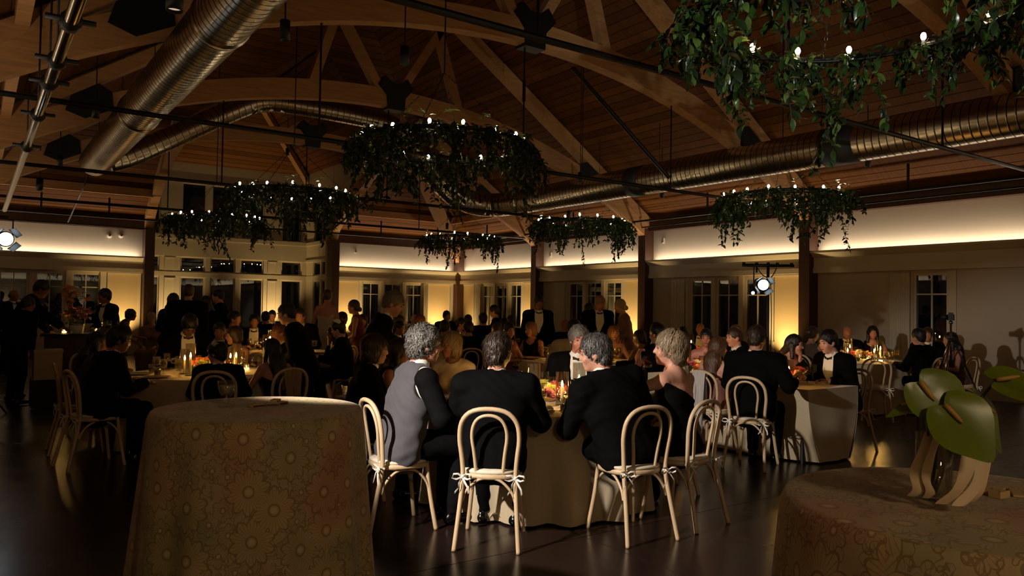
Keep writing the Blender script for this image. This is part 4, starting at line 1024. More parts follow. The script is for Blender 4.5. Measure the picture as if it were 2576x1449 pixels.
def at_person(key, p):
    """person-space point to world"""
    d = PEOPLE[key]; a = math.radians(d['az']); x, y, z = np.array(p)*d['s']
    return Vector((d['x']+x*math.cos(a)+y*math.sin(a), d['y']-x*math.sin(a)+y*math.cos(a), z))

# ------------------------------------------------------------------ bentwood chair (prototype, then copies)
def arc(pts, it=3): return smooth(pts, it)
def build_chair():
    t = thing('bentwood_chair', None, None)
    o = [(-.205, -.285, 0), (-.185, -.235, .22), (-.168, -.180, .45), (-.178, -.190, .58), (-.196, -.205, .70), (-.180, -.225, .82), (-.095, -.245, .892)]
    o = o+[(-x, y, z) for x, y, z in reversed(o)]
    MB().tube(arc(o, 2), .0155, 9).obj('back_hoop', M['chair'], t, True)
    i_ = [(-.085, -.172, .455), (-.098, -.190, .60), (-.118, -.205, .72), (-.095, -.225, .81), (-.04, -.236, .850)]
    i_ = i_+[(-x, y, z) for x, y, z in reversed(i_)]
    MB().tube(arc(i_, 2), .0115, 8).obj('inner_hoop', M['chair'], t, True)
    n = 28; prof = []
    def ring(sc, z): return [(sc*.205*math.copysign(abs(math.cos(a))**.85, math.cos(a)), sc*.205*math.copysign(abs(math.sin(a))**.85, math.sin(a)), z) for a in np.linspace(0, 2*PI, n+1)[:-1]]
    R = [ring(.80, .440), ring(.97, .432), ring(1.0, .445), ring(1.0, .460), ring(.96, .468), ring(.80, .462)]
    m = MB(); fs = [(a*n+k, a*n+(k+1) % n, (a+1)*n+(k+1) % n, (a+1)*n+k) for a in range(5) for k in range(n)]
    m.add(sum(R, []), fs+[tuple(5*n+k for k in range(n)), tuple(n-1-k for k in range(n))]).obj('seat', M['chair'], t, True)
    R = [ring(.93, .466), ring(.98, .474), ring(.97, .486), ring(.86, .494), ring(.4, .498)]
    m = MB(); m.add(sum(R, []), [(a*n+k, a*n+(k+1) % n, (a+1)*n+(k+1) % n, (a+1)*n+k) for a in range(4) for k in range(n)]+[tuple(4*n+k for k in range(n))]).obj('cushion', M['cushion'], t, True)
    for s in (-1, 1):
        MB().tube(arc([(s*.150, .145, .455), (s*.165, .165, .25), (s*.195, .205, 0)], 2), [.0165]*3+[.016]*2+[.014]*50 if False else .0155, 9).obj('leg', M['chair'], t, True)
    br = [((-.172, -.19, .29), (.172, -.19, .29), (0, -.01, 0)), ((-.165, .165, .27), (.165, .165, .27), (0, 0, 0)), ((-.176, -.19, .28), (-.165, .16, .27), (0, 0, 0)), ((.176, -.19, .28), (.165, .16, .27), (0, 0, 0))]
    for a, b, _ in br:
        A, B = Vector(a), Vector(b); pts = [A, A.lerp(B, .06)+Vector((0, 0, .07)), A.lerp(B, .28)+Vector((0, 0, .145)), A.lerp(B, .5)+Vector((0, 0, .155)), A.lerp(B, .72)+Vector((0, 0, .145)), A.lerp(B, .94)+Vector((0, 0, .07)), B]
        MB().tube(arc(pts, 2), .0095, 7).obj('brace', M['chair'], t, True)
    for s in (-1, 1):
        c = Vector((s*.170, -.196, .452)); m = MB()
        def strip(pts, w_):
            vs = []; P = [c+Vector(p) for p in pts]
            for q in P: vs += [q+Vector((0, 0, w_/2)), q-Vector((0, 0, w_/2))]
            m.add(vs, [(2*j, 2*j+1, 2*j+3, 2*j+2) for j in range(len(P)-1)])
            vs = []
            for q in P: vs += [q+Vector((w_*.35, w_*.2, w_/3)), q-Vector((w_*.35, w_*.2, w_/3))]
            m.add(vs, [(2*j, 2*j+1, 2*j+3, 2*j+2) for j in range(len(P)-1)])
        m.ball((c.x, c.y-.012, c.z), (.015, .013, .014), 8, 5)
        for e in (-1, 1):
            strip([(0, -.014, 0), (e*.025, -.03, .022), (e*.055, -.035, .020), (e*.062, -.032, -.004), (e*.035, -.026, -.014), (0, -.016, 0)], .012)
            strip([(0, -.016, 0), (e*.018, -.030, -.03), (e*.030+.01, -.036, -.065), (e*.045, -.034, -.098)], .013)
        strip([(s*.02, .02, 0), (0, -.016, .006), (-s*.022, .02, 0), (0, .026, 0), (s*.02, .02, 0)], .012)
        m.obj('ribbon_bow', M['ribbon'], t, True)
    return t
CHAIR0 = build_chair(); used_ch = [0]
def chair(x, y, az, label, grp='pale bentwood chairs with ribbon-tied cushions', dark=False):
    if not used_ch[0]:
        used_ch[0] = 1; CHAIR0.location = (x, y, 0); CHAIR0.rotation_euler = (0, 0, -math.radians(az)); tag(CHAIR0, label, 'chair', grp); return CHAIR0
    return dup(CHAIR0, (x, y, 0), -math.radians(az), label, 'chair', grp)
def chair_for(key, label=None):
    d = PEOPLE[key]; return chair(d['x'], d['y'], d['az'], label or 'pale bentwood chair under the %s' % d['short'])
# ------------------------------------------------------------------ tables
def cloth_round(r, ztop, nf, amp, seed, flare=.10, zb=.015, n=120):
    rg = random.Random(seed); ph = rg.uniform(0, 6); ph2 = rg.uniform(0, 6); m = MB(); rows = []; uv = []
    for rr in (.0, .35, .7, .93): rows.append([(max(1e-4, rr*r)*math.cos(a), max(1e-4, rr*r)*math.sin(a), ztop) for a in np.linspace(0, 2*PI, n+1)[:-1]])
    H = ztop-zb
    for t in (0, .012, .03, .08, .18, .32, .5, .7, .86, 1.0):
        row = []
        for a in np.linspace(0, 2*PI, n+1)[:-1]:
            f = math.sin(nf*a+ph+.6*math.sin(2*a))+.45*math.sin((nf*1.7//1)*a+ph2); sh = t**.75
            q = r*(.975 if t == 0 else 1.0 if t > .012 else .992)+flare*t*r*.9+amp*f*sh*(.5+.5*t)
            row.append((q*math.cos(a), q*math.sin(a), ztop-(.0 if t == 0 else H*t)-(.004 if t == .012 else 0)))
        rows.append(row)
    vs = sum(rows, []); k = len(rows)
    return m.add(vs, [(i*n+j, i*n+(j+1) % n, (i+1)*n+(j+1) % n, (i+1)*n+j) for i in range(k-1) for j in range(n)])
TAB = {}
def table_round(key, cx, cy, short, label, r=.91, z=.76):
    t = thing('dining_table', label, 'table', (cx, cy, 0), 0, 'round dining tables')
    MB().lathe([(.001, z-.004), (r-.02, z-.004), (r-.02, z-.03), (.001, z-.03)], 32).obj('tabletop', M['chair'], t)
    for k in range(4):
        a = PI/4+k*PI/2; MB().tube([(.45*math.cos(a), .45*math.sin(a), 0), (.40*math.cos(a), .40*math.sin(a), z-.03)], .018, 8).obj('leg', M['black'], t)
    c = cloth_round(r, z+.003, 17, .045, hash(key) % 97 if False else sum(map(ord, key)), .06).obj('tablecloth', M['cloth'], None, True, (cx, cy, 0))
    tag(c, 'ivory floor-length cloth on the %s' % short, 'tablecloth', 'ivory tablecloths'); TAB[key] = (cx, cy, r, z+.003, short)
# glassware, candles, plates: prototypes copied to every place
def proto(fn):
    st = {}
    def put(loc, rotz, label, cat, grp):
        if 'o' not in st:
            st['o'] = fn(); o = st['o']; o.location = loc; o.rotation_euler = (0, 0, rotz); return tag(o, label, cat, grp)
        return dup(st['o'], loc, rotz, label, cat, grp)
    return put
def _wine():
    o = MB().lathe([(.001, .004), (.034, .002), (.034, .004), (.006, .010), (.004, .03), (.0038, .095), (.008, .104), (.034, .110), (.0385, .125), (.038, .20), (.0365, .20), (.0365, .127), (.03, .114), (.001, .112)], 16).obj('wine_glass', M['clear'], None, True)
    MB().lathe([(.001, .114), (.031, .116), (.0358, .128), (.0358, .150), (.001, .150)], 16).obj('wine', M['gold_drink'], o, True); return o
def _water():
    o = MB().lathe([(.001, .004), (.033, .002), (.033, .004), (.008, .012), (.006, .05), (.020, .058), (.036, .085), (.040, .120), (.038, .165), (.0365, .165), (.038, .12), (.034, .088), (.001, .064)], 16).obj('water_goblet', M['clear'], None, True)
    MB().lathe([(.001, .066), (.033, .090), (.0372, .118), (.001, .118)], 16).obj('water', M['clear'], o, True); return o
def _tumbler():
    o = MB().lathe([(.001, .002), (.030, .002), (.034, .10), (.0325, .10), (.029, .01), (.001, .01)], 18).obj('tumbler', M['clear'], None, True)
    MB().lathe([(.001, .012), (.0285, .012), (.031, .06), (.001, .06)], 14).obj('drink', M['dark_drink'], o, True); return o
def _plate(): 
    o = MB().lathe([(.001, .004), (.085, .004), (.135, .014), (.136, .017), (.085, .009), (.001, .009)], 28).obj('dinner_plate', M['plate'], None, True); return o
def _knife():
    m = MB(); m.box((0, -.05, .004), (.011, .10, .006)); m.prism([(-.007, 0), (.007, 0), (.008, .10), (0, .125), (-.006, .11)], 'z', .003, .005); return m.obj('table_knife', M['silver'])
def _fork():
    m = MB(); m.box((0, -.05, .004), (.010, .11, .005)); m.box((0, .025, .004), (.022, .035, .004))
    for k in range(4): m.box((-.009+k*.006, .06, .004), (.0028, .045, .003))
    return m.obj('table_fork', M['silver'])
def _flame(par, z, s=1.0):
    return MB().lathe([(.001*s, 0), (.0065*s, .008*s), (.0072*s, .015*s), (.0042*s, .028*s), (.0006*s, .042*s)], 8, (0, 0, z)).obj('flame', M['flame'], par, True)
def _hurr(h, ch):
    def f():
        t = thing('hurricane_candle', None, None)
        MB().lathe([(.052, .004), (.052, h), (.0495, h), (.0495, .008)], 20).obj('glass_cylinder', M['clear'], t, True)
        MB().lathe([(.001, .002), (.055, .002), (.055, .007), (.001, .012)], 18).obj('base', M['silver'], t, True)
        c = MB().lathe([(.001, .008), (.014, .008), (.0135, ch), (.001, ch)], 12).obj('taper_candle', M['wax'], t, True); _flame(c, ch, 1.25); return t
    return f
def _votive():
    t = thing('votive_candle', None, None); m = MB(); n = 24
    m.lathe([(.001, .002), (.036, .002), (.038, .08), (.0355, .08), (.034, .008), (.001, .008)], n).obj('glass_cup', M['clear'], t, True)
    MB().lathe([(.001, .010), (.030, .010), (.030, .036), (.001, .036)], 14).obj('wax', M['votive_glow'], t, True); _flame(t, .037, .8); return t
P_wine, P_water, P_tumb, P_plate, P_knife, P_fork = map(proto, (_wine, _water, _tumbler, _plate, _knife, _fork))
P_h1, P_h2, P_vot = proto(_hurr(.34, .19)), proto(_hurr(.27, .15)), proto(_votive)
def _napk(seed):
    rg = random.Random(seed); n = 11; vs = []
    for i in range(n):
        for j in range(n):
            u, v = i/(n-1)-.5, j/(n-1)-.5; r_ = math.hypot(u, v)
            z = .012+.075*max(0, .62-r_)*(.6+.5*math.sin(9*u+4*v+seed))+.022*math.sin(13*u-7*v+seed)*math.cos(8*v); vs.append((u*.21+.02*math.sin(7*v+seed), v*.19+.02*math.sin(6*u+2*seed), max(.002, z)))
    return MB().add(vs, [(i*n+j, i*n+j+1, (i+1)*n+j+1, (i+1)*n+j) for i in range(n-1) for j in range(n-1)])
P_nap = proto(lambda: _napk(2).obj('napkin', M['napkin'], None, True))
# flowers
FCOL = {'coral': (.86, .36, .26), 'pink': (.84, .40, .44), 'mauve': (.62, .36, .46), 'peach': (.90, .60, .40), 'green': (.62, .66, .30), 'cream': (.88, .80, .62), 'orange': (.88, .46, .16), 'white': (.88, .86, .78), 'burgundy': (.42, .10, .14)}
for k, c in FCOL.items(): M['f_'+k] = mat('petal_'+k, c, .6, var=.14, scale=30)
def petal(w_, h, curl):
    vs = []
    for i in range(4):
        t = i/3
        for x in (-1, 0, 1): vs.append((x*w_*math.sin(PI*(.18+.66*t)), curl*t*t+(.004 if x else 0), h*t))
    return vs, [(3*i+j, 3*i+j+1, 3*i+j+4, 3*i+j+3) for i in range(3) for j in range(2)]
def rose_mesh(mm, open_=1.0):
    m = MB()
    for rr, n, w_, h, cu in ((.006, 4, .012, .030, .003), (.013, 5, .017, .034, .010), (.021, 6, .021, .032, .020*open_), (.029, 7, .024, .026, .030*open_)):
        vs, fs = petal(w_, h, cu)
        for k in range(n):
            R = Matrix.Rotation(2*PI*k/n+rr*40, 4, 'Z') @ Matrix.Translation((0, rr*.75, -.004)); m.add([R @ Vector(v) for v in vs], fs)
    return m.mesh('flower', M['f_'+mm], True)
def cluster_mesh(mm):
    m = MB(); rg = random.Random(5)
    for k in range(34):
        z = rg.uniform(-.2, 1); a = rg.uniform(0, 6.28); q = math.sqrt(max(0, 1-z*z)); p = Vector((q*math.cos(a), q*math.sin(a), z))*.042; d = p.normalized(); u = d.orthogonal().normalized(); v = d.cross(u)
        for e in range(4):
            b = e*PI/2; A = u*math.cos(b)+v*math.sin(b); B = u*math.cos(b+.8)+v*math.sin(b+.8); m.add([p, p+A*.012+d*.003, p+(A+B)*.010+d*.002, p+B*.012+d*.003], [(0, 1, 2, 3)])
    return m.mesh('blossom_cluster', M['f_'+mm], False)
def orchid_mesh(mm):
    m = MB(); vs, fs = petal(.018, .05, .018)
    for k in range(5):
        R = Matrix.Rotation(2*PI*k/5, 4, 'Z') @ Matrix.Rotation(-1.0, 4, 'X'); m.add([R @ Vector(v) for v in vs], fs)
    m.ball((0, 0, .008), (.009, .009, .012), 6, 5); return m.mesh('flower', M['f_'+mm], True)
FM = {}
def flower(kind, mm):
    if (kind, mm) not in FM: FM[(kind, mm)] = {'rose': rose_mesh, 'cluster': cluster_mesh, 'orchid': orchid_mesh}[kind](mm)
    return FM[(kind, mm)]
def arrangement(p, label, seed, n, spread=.26, cols=('coral', 'pink', 'mauve', 'peach', 'green'), hgt=.12, sc=1.0):
    t = thing('flower_arrangement', label, 'flowers', p, 0, 'flower arrangements on the dining tables'); rg = random.Random(seed)
    MB().lathe([(.001, .003), (.05, .003), (.062, .05), (.055, .085), (.05, .085), (.056, .05), (.001, .01)], 14).obj('bowl', M['clear'], t, True)
    st = MB()
    for k in range(n):
        a = 2*PI*k/n*2.4+rg.uniform(-.3, .3); d = spread*math.sqrt((k+.5)/n); h = hgt*(1.15-.55*d/spread)+rg.uniform(-.02, .035)
        q = Vector((d*math.cos(a), d*math.sin(a), h)); kind = rg.choice(('rose', 'rose', 'cluster', 'orchid')); 
        o = mk('flower', flower(kind, rg.choice(cols)), t); o.location = q; s_ = rg.uniform(.9, 1.35)*sc; o.scale = (s_,)*3
        o.rotation_euler = (math.cos(a+PI/2)*-.0+rg.uniform(-.3, .3)-.9*d/spread*math.sin(a), .9*d/spread*math.cos(a)+rg.uniform(-.2, .2), rg.uniform(0, 6))
        st.tube([(0, 0, .03), q*.5+Vector((0, 0, .03)), q], .0022, 4)
    st.obj('stem', M['leaf'], t)
    for k in range(n):
        a = rg.uniform(0, 6.28); d = rg.uniform(.3, 1.1)*spread; o = mk('leaf', leafmesh(rg.randrange(4), rg.choice(('leaf', 'leaf_b', 'leaf_c'))), t)
        o.location = (d*math.cos(a), d*math.sin(a), rg.uniform(.03, .10)); o.rotation_euler = (rg.uniform(-.5, .4), rg.uniform(-.3, .3), a-PI/2)
    return t
def seat_items(key, who, lod=2):
    """place setting in front of every named guest of a table, candles and votives between them"""
    cx, cy, r, z, ts = TAB[key]
    for i, k in enumerate(who):
        d = PEOPLE[k]; a = math.atan2(d['y']-cy, d['x']-cx); sh = d['short']; u = Vector((math.cos(a), math.sin(a), 0)); v = Vector((-u.y, u.x, 0)); C = Vector((cx, cy, z))
        P_wine(C+u*(r-.33)+v*.13, 0, 'stemmed wine glass before the %s' % sh, 'glass', 'wine glasses on the dining tables')
        P_water(C+u*(r-.40)+v*.04, 0, 'footed water goblet before the %s' % sh, 'glass', 'water goblets on the dining tables')
        if lod > 0: P_plate(C+u*(r-.17), a, 'dark dinner plate before the %s' % sh, 'plate', 'dinner plates')
        if lod > 1:
            P_tumb(C+u*(r-.30)-v*.15, 0, 'short tumbler with a dark drink near the %s' % sh, 'glass', 'tumblers')
            P_knife(C+u*(r-.14)+v*.17, a+PI/2, 'silver table knife by the plate of the %s' % sh, 'cutlery', 'table knives')
            P_fork(C+u*(r-.14)-v*.17, a+PI/2, 'silver table fork by the plate of the %s' % sh, 'cutlery', 'table forks')
def candles(key, who, n_h=4, n_v=4, rr=.30):
    cx, cy, r, z, ts = TAB[key]
    for i in range(n_h):
        d = PEOPLE[who[i % len(who)]]; a = math.atan2(d['y']-cy, d['x']-cx)+.12
        (P_h1 if i % 2 else P_h2)((cx+(rr+.06*(i % 2))*math.cos(a), cy+(rr+.06*(i % 2))*math.sin(a), z), 0, 'taper in glass cylinder toward the %s' % d['short'], 'candle', 'hurricane candles')
    for i in range(n_v):
        d = PEOPLE[who[-1-i % len(who)]]; a = math.atan2(d['y']-cy, d['x']-cx)-.28
        P_vot((cx+(rr+.11)*math.cos(a), cy+(rr+.11)*math.sin(a), z), 0, 'small lit votive cup toward the %s' % d['short'], 'candle', 'votive candles')

# ------------------------------------------------------------------ tables first (positions), then guests
table_round('T2', 3.85, 5.05, 'nearest dining table', 'round dining table nearest the camera, with four pale chairs in front')
table_round('T1', 2.20, 8.85, 'dining table behind the tall cocktail table', 'round dining table with many candles behind the tall cocktail table')
table_round('T4', 11.80, 6.95, 'dining table by the tripod', 'round dining table against the bare wall by the tripod')
table_round('T5', 7.40, 8.70, 'dining table below the second pillar', 'round dining table mid room, seen between the seated men')
table_round('T6', 4.10, 12.30, 'dining table before the window bay', 'round dining table with coral flowers before the window bay')
table_round('T7', 7.00, 11.60, 'dining table before the corner post', 'round dining table halfway to the corner post')
table_round('T8', 9.60, 15.40, 'dining table near the corner post', 'round dining table near the corner post, white flowers on it')
table_round('T10', 5.30, 16.40, 'farthest dining table by the bay', 'round dining table farthest back by the bright bay panel')
table_round('T12', 10.30, 9.15, 'dining table behind the lighting stand', 'round dining table by the wall behind the lighting stand')
GREY, BRN, BK, BLD, GNG, SLV = (.50, .48, .46), (.22, .15, .10), (.07, .055, .05), (.62, .52, .38), (.46, .25, .13), (.66, .63, .58)
LT, MD, DKS, TAN = (.80, .58, .48), (.72, .50, .40), (.50, .33, .25), (.62, .42, .32)
def to_c(x, y, tk): cx, cy = TAB[tk][:2]; return math.degrees(math.atan2(cx-x, cy-y))
def S(key, tk, H, label, short, d=0, az=None, ch=True, chl=None, **kw):
    if 'tc' not in kw: kw['tc'] = (TAB[tk][0], TAB[tk][1], 1.17) if tk in TAB else None
    person(key, *H, az if az is not None else to_c(H[0], H[1], tk)+d, label, short, **kw)
    if ch: chair_for(key, chl)
TX = 'guests in black tie'
# nearest table -----------------------------------------------------
S('vest', 'T2', (2.65, 4.81, 1.393), 'man with tousled grey hair in a grey-backed waistcoat, seen from behind', 'man in the grey waistcoat', az=95, yaw=10, lean=13, cloth='vest', col=(.30, .29, .31), col2=(.06, .058, .06), hair='curly', hc=(.38, .36, .34), sk=MD, chl='pale bentwood chair under the man in the grey waistcoat')
S('back', 'T2', (2.96, 4.34, 1.351), 'man with neat brown hair and white collar, back squarely to the camera', 'man with his back to the camera', az=41, lean=9, yaw=14, nod=8, col=(.040, .040, .043), hair='full', hc=(.22, .165, .13), sk=MD, big=1.10)
S('whisper', 'T2', (3.60, 4.08, 1.348), 'man with wavy grey hair leaning left in a plain black jacket', 'grey-haired man leaning left', az=8, lean=15, side=-12, yaw=-50, nod=8, col=(.036, .036, .038), hair='full', hc=(.33, .32, .31), sk=LT, big=1.10)
S('drinker', 'T2', (4.27, 3.97, 1.367), 'blonde woman in an off-shoulder black gown drinking from a coupe', 'blonde woman drinking', az=-8, lean=6, yaw=-40, nod=-4, arms='drinkL', cloth='offshoulder', col=(.05, .05, .045), hair='volume', hc=(.58, .50, .40), sk=(.82, .60, .51))
S('youth', 'T2', (2.68, 5.71, 1.302), 'young man with long dark fringe in profile, black jacket', 'young man with the long fringe', az=112, lean=8, yaw=-5, hair='bob', hc=BRN, sk=LT)
S('brunette', 'T2', (3.09, 6.09, 1.249), 'woman with long dark brown hair half hidden behind the waistcoat man', 'dark-haired woman behind the waistcoat', az=125, lean=12, cloth='gown', col=(.10, .07, .07), hair='long', hc=(.18, .11, .08), sk=MD)
S('blouse', 'T2', (3.67, 5.92, 1.300), 'older woman with short blonde hair in a cream collarless jacket', 'woman in the cream jacket', az=236, yaw=28, lean=8, cloth='blouse', col=(.86, .78, .64), hair='bob', hc=BLD, sk=TAN)
S('facing', 'T2', (4.61, 5.50, 1.368), 'grey-haired man in a dinner jacket facing the camera across the table', 'man facing the camera', az=214, lean=10, yaw=-6, nod=6, hair='full', hc=(.42, .39, .36), sk=(.74, .48, .40))
chair(4.80, 4.62, 292, 'dark-looking empty bentwood chair beyond the drinking woman')
person('stander', *(3.38, 6.73, 1.672), 118, 'standing grey-haired man in a dinner jacket and bow tie, smiling down', 'standing man in the bow tie', 'stand', lean=16, nod=22, yaw=6, arms='front', hair='short', hc=(.47, .42, .36), sk=(.76, .54, .45))
# table behind the tall cocktail table ------------------------------
S('floral', 'T1', (1.07, 8.99, 1.219), 'long-haired woman in a patterned dress, profile lit by candles', 'woman in the patterned dress', az=92, yaw=4, lean=10, cloth='blouse', col=(.24, .20, .18), hair='long', hc=BK, sk=TAN)
S('bent', 'T1', (1.18, 8.17, 1.289), 'young man in a black jacket turned to the candles, face in shadow', 'young man in shadow at the candles', az=78, yaw=16, nod=14, lean=14, hair='full', hc=BK, sk=(.55, .38, .30))
S('glasses', 'T1', (1.31, 10.47, 1.209), 'brown-haired woman with glasses behind the long-haired woman', 'woman with glasses', d=0, cloth='gown', col=(.12, .09, .08), hair='bob', hc=BRN, sk=MD)
S('boy', 'T1', (1.98, 7.86, 1.123), 'boy in a dark suit and white skullcap, face turned left', 'boy in the white skullcap', az=22, yaw=-62, nod=6, lean=6, col=(.05, .055, .07), hair='full', hc=BK, sk=LT)
S('longhair', 'T1', (2.51, 7.97, 1.176), 'woman with very long dark hair, her back to the camera', 'woman with very long dark hair', az=-12, yaw=-12, lean=14, cloth='backless', col=(.05, .045, .045), hair='long', hc=(.10, .075, .06), sk=MD, chl='pale bentwood chair with a beige cloth over its back')
person('leaner', *(2.79, 8.26, 1.539), -62, 'standing dark-haired man in a dinner jacket leaning over the table', 'standing man leaning over', 'stand', lean=20, nod=14, arms='front', hair='short', hc=BRN, sk=(.74, .56, .47))
S('profile', 'T1', (2.69, 9.87, 1.244), 'woman with curly brown bob facing left beside the bowed man', 'woman with the brown bob', az=248, yaw=24, cloth='gown', col=(.62, .50, .40), hair='bob', hc=BRN, sk=LT)
S('bowed', 'T1', (2.20, 9.96, 1.349), 'dark-haired man in black bowing his head over the candles', 'man bowing his head', d=0, nod=42, lean=16, hair='full', hc=BK, sk=DKS)
S('leftman', 'T1', (3.14, 9.49, 1.299), 'brown-haired man behind the leaning man, face lit orange', 'brown-haired man behind the leaner', az=258, lean=10, hair='short', hc=(.34, .20, .12), sk=TAN)
S('smiler', 'T1', (2.75, 10.80, 1.270), 'man leaning in between the bowed man and the brown bob', 'man leaning in from behind', d=0, lean=16, hair='short', hc=BK, sk=TAN)
chair(3.62, 8.25, 262, 'empty bentwood chair in shadow beside the long-haired woman')
# bay table ---------------------------------------------------------
S('kippah', 'T6', (4.41, 10.73, 1.297), 'dark-haired man with a white skullcap at the right of the bay table', 'man with the white skullcap', az=300, nod=8, hair='full', hc=BK, sk=LT)
S('handface', 'T6', (4.50, 11.41, 1.194), 'dark-haired woman resting her face on her hand', 'woman resting face on hand', az=272, arms='chinL', cloth='blouse', col=(.06, .055, .06), hair='long', hc=BK, sk=TAN)
S('earring', 'T6', (3.65, 13.34, 1.403), 'woman with dark hair and bright earrings near the bay mullions', 'woman with bright earrings', d=-20, cloth='gown', col=(.10, .08, .08), hair='updo', hc=BK, sk=TAN)
S('t6a', 'T6', (4.01, 13.46, 1.356), 'man in black turned away before the centre bay window', 'man turned away before the bay', d=20, hair='short', hc=BK, sk=TAN, grp=TX)
S('t6b', 'T6', (4.73, 13.19, 1.465), 'man with dark hair and white collar left of the lit bay panel', 'man left of the bay panel', az=215, hair='short', hc=BRN, sk=LT)
S('t10a', 'T10', (4.83, 15.45, 1.379), 'dark-haired man in a dinner jacket at the farthest bay table', 'dark man at the far bay table', d=0, hair='short', hc=BK, sk=MD)
S('t10b', 'T10', (5.55, 17.27, 1.389), 'man under the lit bay panel, head against the amber glow', 'man under the amber bay panel', d=0, hair='short', hc=BK, sk=LT)
S('t10c', 'T10', (4.88, 16.89, 1.308), 'woman sitting low at the farthest bay table', 'woman at the far bay table', d=0, cloth='gown', col=(.12, .10, .09), hair='bob', hc=BK, sk=TAN)
person('bride', *(5.58, 14.05, 1.826), 40, 'standing woman with bare back and low white dress by the bay pillar', 'woman in the white backless dress', 'stand', cloth='backless', col=(.80, .74, .64), hair='updo', hc=(.32, .22, .15), sk=(.72, .50, .40), arms='side')
person('red', *(5.13, 11.80, 1.621), -58, 'standing woman in a red dress with a low bun before the amber panel', 'woman in the red dress', 'stand', cloth='gown', col=(.42, .07, .09), hair='bun', hc=(.30, .20, .13), sk=MD, arms='front')
S('man_red', 'T10', (6.18, 14.74, 1.393), 'man seated in front of the woman in red', 'man beyond the woman in red', az=120, hair='short', hc=BK, sk=TAN)
S('woman_red', 'T7', (5.93, 13.21, 1.360), 'woman with clasped hands just behind the woman in red', 'woman behind the woman in red', az=200, cloth='gown', col=(.25, .12, .12), hair='bob', hc=BRN, sk=MD, arms='front')
# standing group before the bay and people at the bar -----------------
person('veil', *(2.79, 13.94, 1.691), 30, 'standing woman in black with waist-long black hair', 'woman with waist-long black hair', 'stand', cloth='sleeved', col=BLK, hair='long', hc=BK, sk=MD, arms='front')
person('tallback', *(2.88, 13.26, 1.833), 25, 'tall broad man in black standing before the bay, back turned', 'tall man before the bay', 'stand', hair='short', hc=BRN, sk=MD, arms='side', big=1.1)
person('between', *(3.38, 14.27, 1.657), 230, 'woman with dark hair facing out between the two standing men', 'woman between the standing men', 'stand', cloth='sleeved', col=(.07, .05, .05), hair='long', hc=BK, sk=MD, arms='front')
person('talker', *(3.74, 14.86, 1.794), -66, 'dark-haired man in black standing in profile before the bay', 'man in profile before the bay', 'stand', hair='short', hc=BK, sk=LT, arms='front')
person('waiter', *(0.92, 14.03, 1.842), 96, 'man in black shirt bending over the bar with outstretched arm', 'man in black at the bar', 'stand', cloth='waiter', col=(.05, .048, .05), lean=18, nod=18, arms='reach', hair='short', hc=BK, sk=DKS, big=1.12)
person('barguest', *(0.68, 13.48, 1.592), 60, 'broad person in black at the bar, back to the camera', 'broad person at the bar', 'stand', cloth='waiter', col=(.045, .043, .045), arms='side', lean=8, hair='short', hc=BK, sk=DKS, big=1.16)
person('edge', *(0.72, 19.69, 1.756), 120, 'man in white bow-tie shirt and black jacket at the end of the bar', 'man at the end of the bar', 'stand', arms='side', hair='bald', hc=BRN, sk=TAN)
person('flowerman', *(1.85, 14.85, 1.744), 250, 'dark-haired man in black standing behind the tall bouquet', 'man behind the bouquet', 'stand', arms='front', hair='full', hc=BK, sk=DKS)
person('curls', *(2.48, 16.13, 1.355), 90, 'woman with big curly hair reaching out past the amber panel', 'woman with big curly hair', 'stand', cloth='gown', col=(.09, .07, .06), lean=36, arms='reach', hair='curly', hc=BRN, sk=TAN)
person('pale', *(2.95, 16.78, 1.328), 205, 'older blonde woman seated in a beige dress by the bay pillar', 'woman in the beige dress', 'sit', cloth='sleeved', col=(.58, .46, .34), arms='lap', hair='updo', hc=BLD, sk=LT)
chair_for('pale')
# middle tables -------------------------------------------------------
S('pinkdress', 'T5', (6.69, 9.37, 1.310), 'dark-haired woman in a coral dress facing us past the candles', 'woman in the coral dress', az=165, yaw=18, cloth='gown', col=(.55, .30, .24), hair='updo', hc=BK, sk=MD)
S('lightbob', 'T5', (7.31, 9.54, 1.306), 'woman with light brown bob in profile below the standing man', 'woman with the light bob', az=255, cloth='gown', col=(.10, .08, .08), hair='bob', hc=(.50, .33, .20), sk=MD)
S('whitejacket', 'T5', (6.57, 7.86, 1.380), 'dark-haired man in a white dinner jacket, back to us', 'man in the white jacket', d=-14, lean=16, cloth='whitejacket', col=(.80, .72, .58), col2=BLK, hair='full', hc=BK, sk=MD, big=1.12)
S('strawberry', 'T5', (8.25, 9.00, 1.271), 'strawberry-blonde woman in a floral dress facing us', 'strawberry-blonde woman', az=206, cloth='gown', col=(.78, .60, .52), hair='long', hc=(.52, .32, .19), sk=LT)
S('barebacks', 'T5', (7.55, 7.90, 1.252), 'woman with a dark updo and beige backless dress', 'woman in the beige backless dress', d=8, cloth='backless', col=(.66, .52, .38), hair='bun', hc=BRN, sk=(.72, .54, .42))
S('pout', 'T5', (7.99, 8.08, 1.350), 'brown-haired man in a dinner jacket looking left past the glasses', 'man looking left past the glasses', az=258, yaw=-8, hair='short', hc=BRN, sk=(.78, .50, .42))
S('armout', 'T5', (7.29, 7.04, 1.344), 'dark-haired man in black with one arm stretched along the chairs', 'man with the stretched arm', az=-8, arms='reachL', lean=6, hair='full', hc=BK, sk=MD, big=1.1)
S('baldman', 'T12', (9.15, 11.18, 1.334), 'bald man in a black jacket behind the white jacket', 'bald man behind the white jacket', az=95, hair='none', sk=DKS)
S('hidden', 'T12', (9.36, 10.79, 1.255), 'dark-haired woman in profile below the standing couple', 'woman below the standing couple', az=285, cloth='gown', col=(.12, .09, .09), hair='bob', hc=BK, sk=MD)
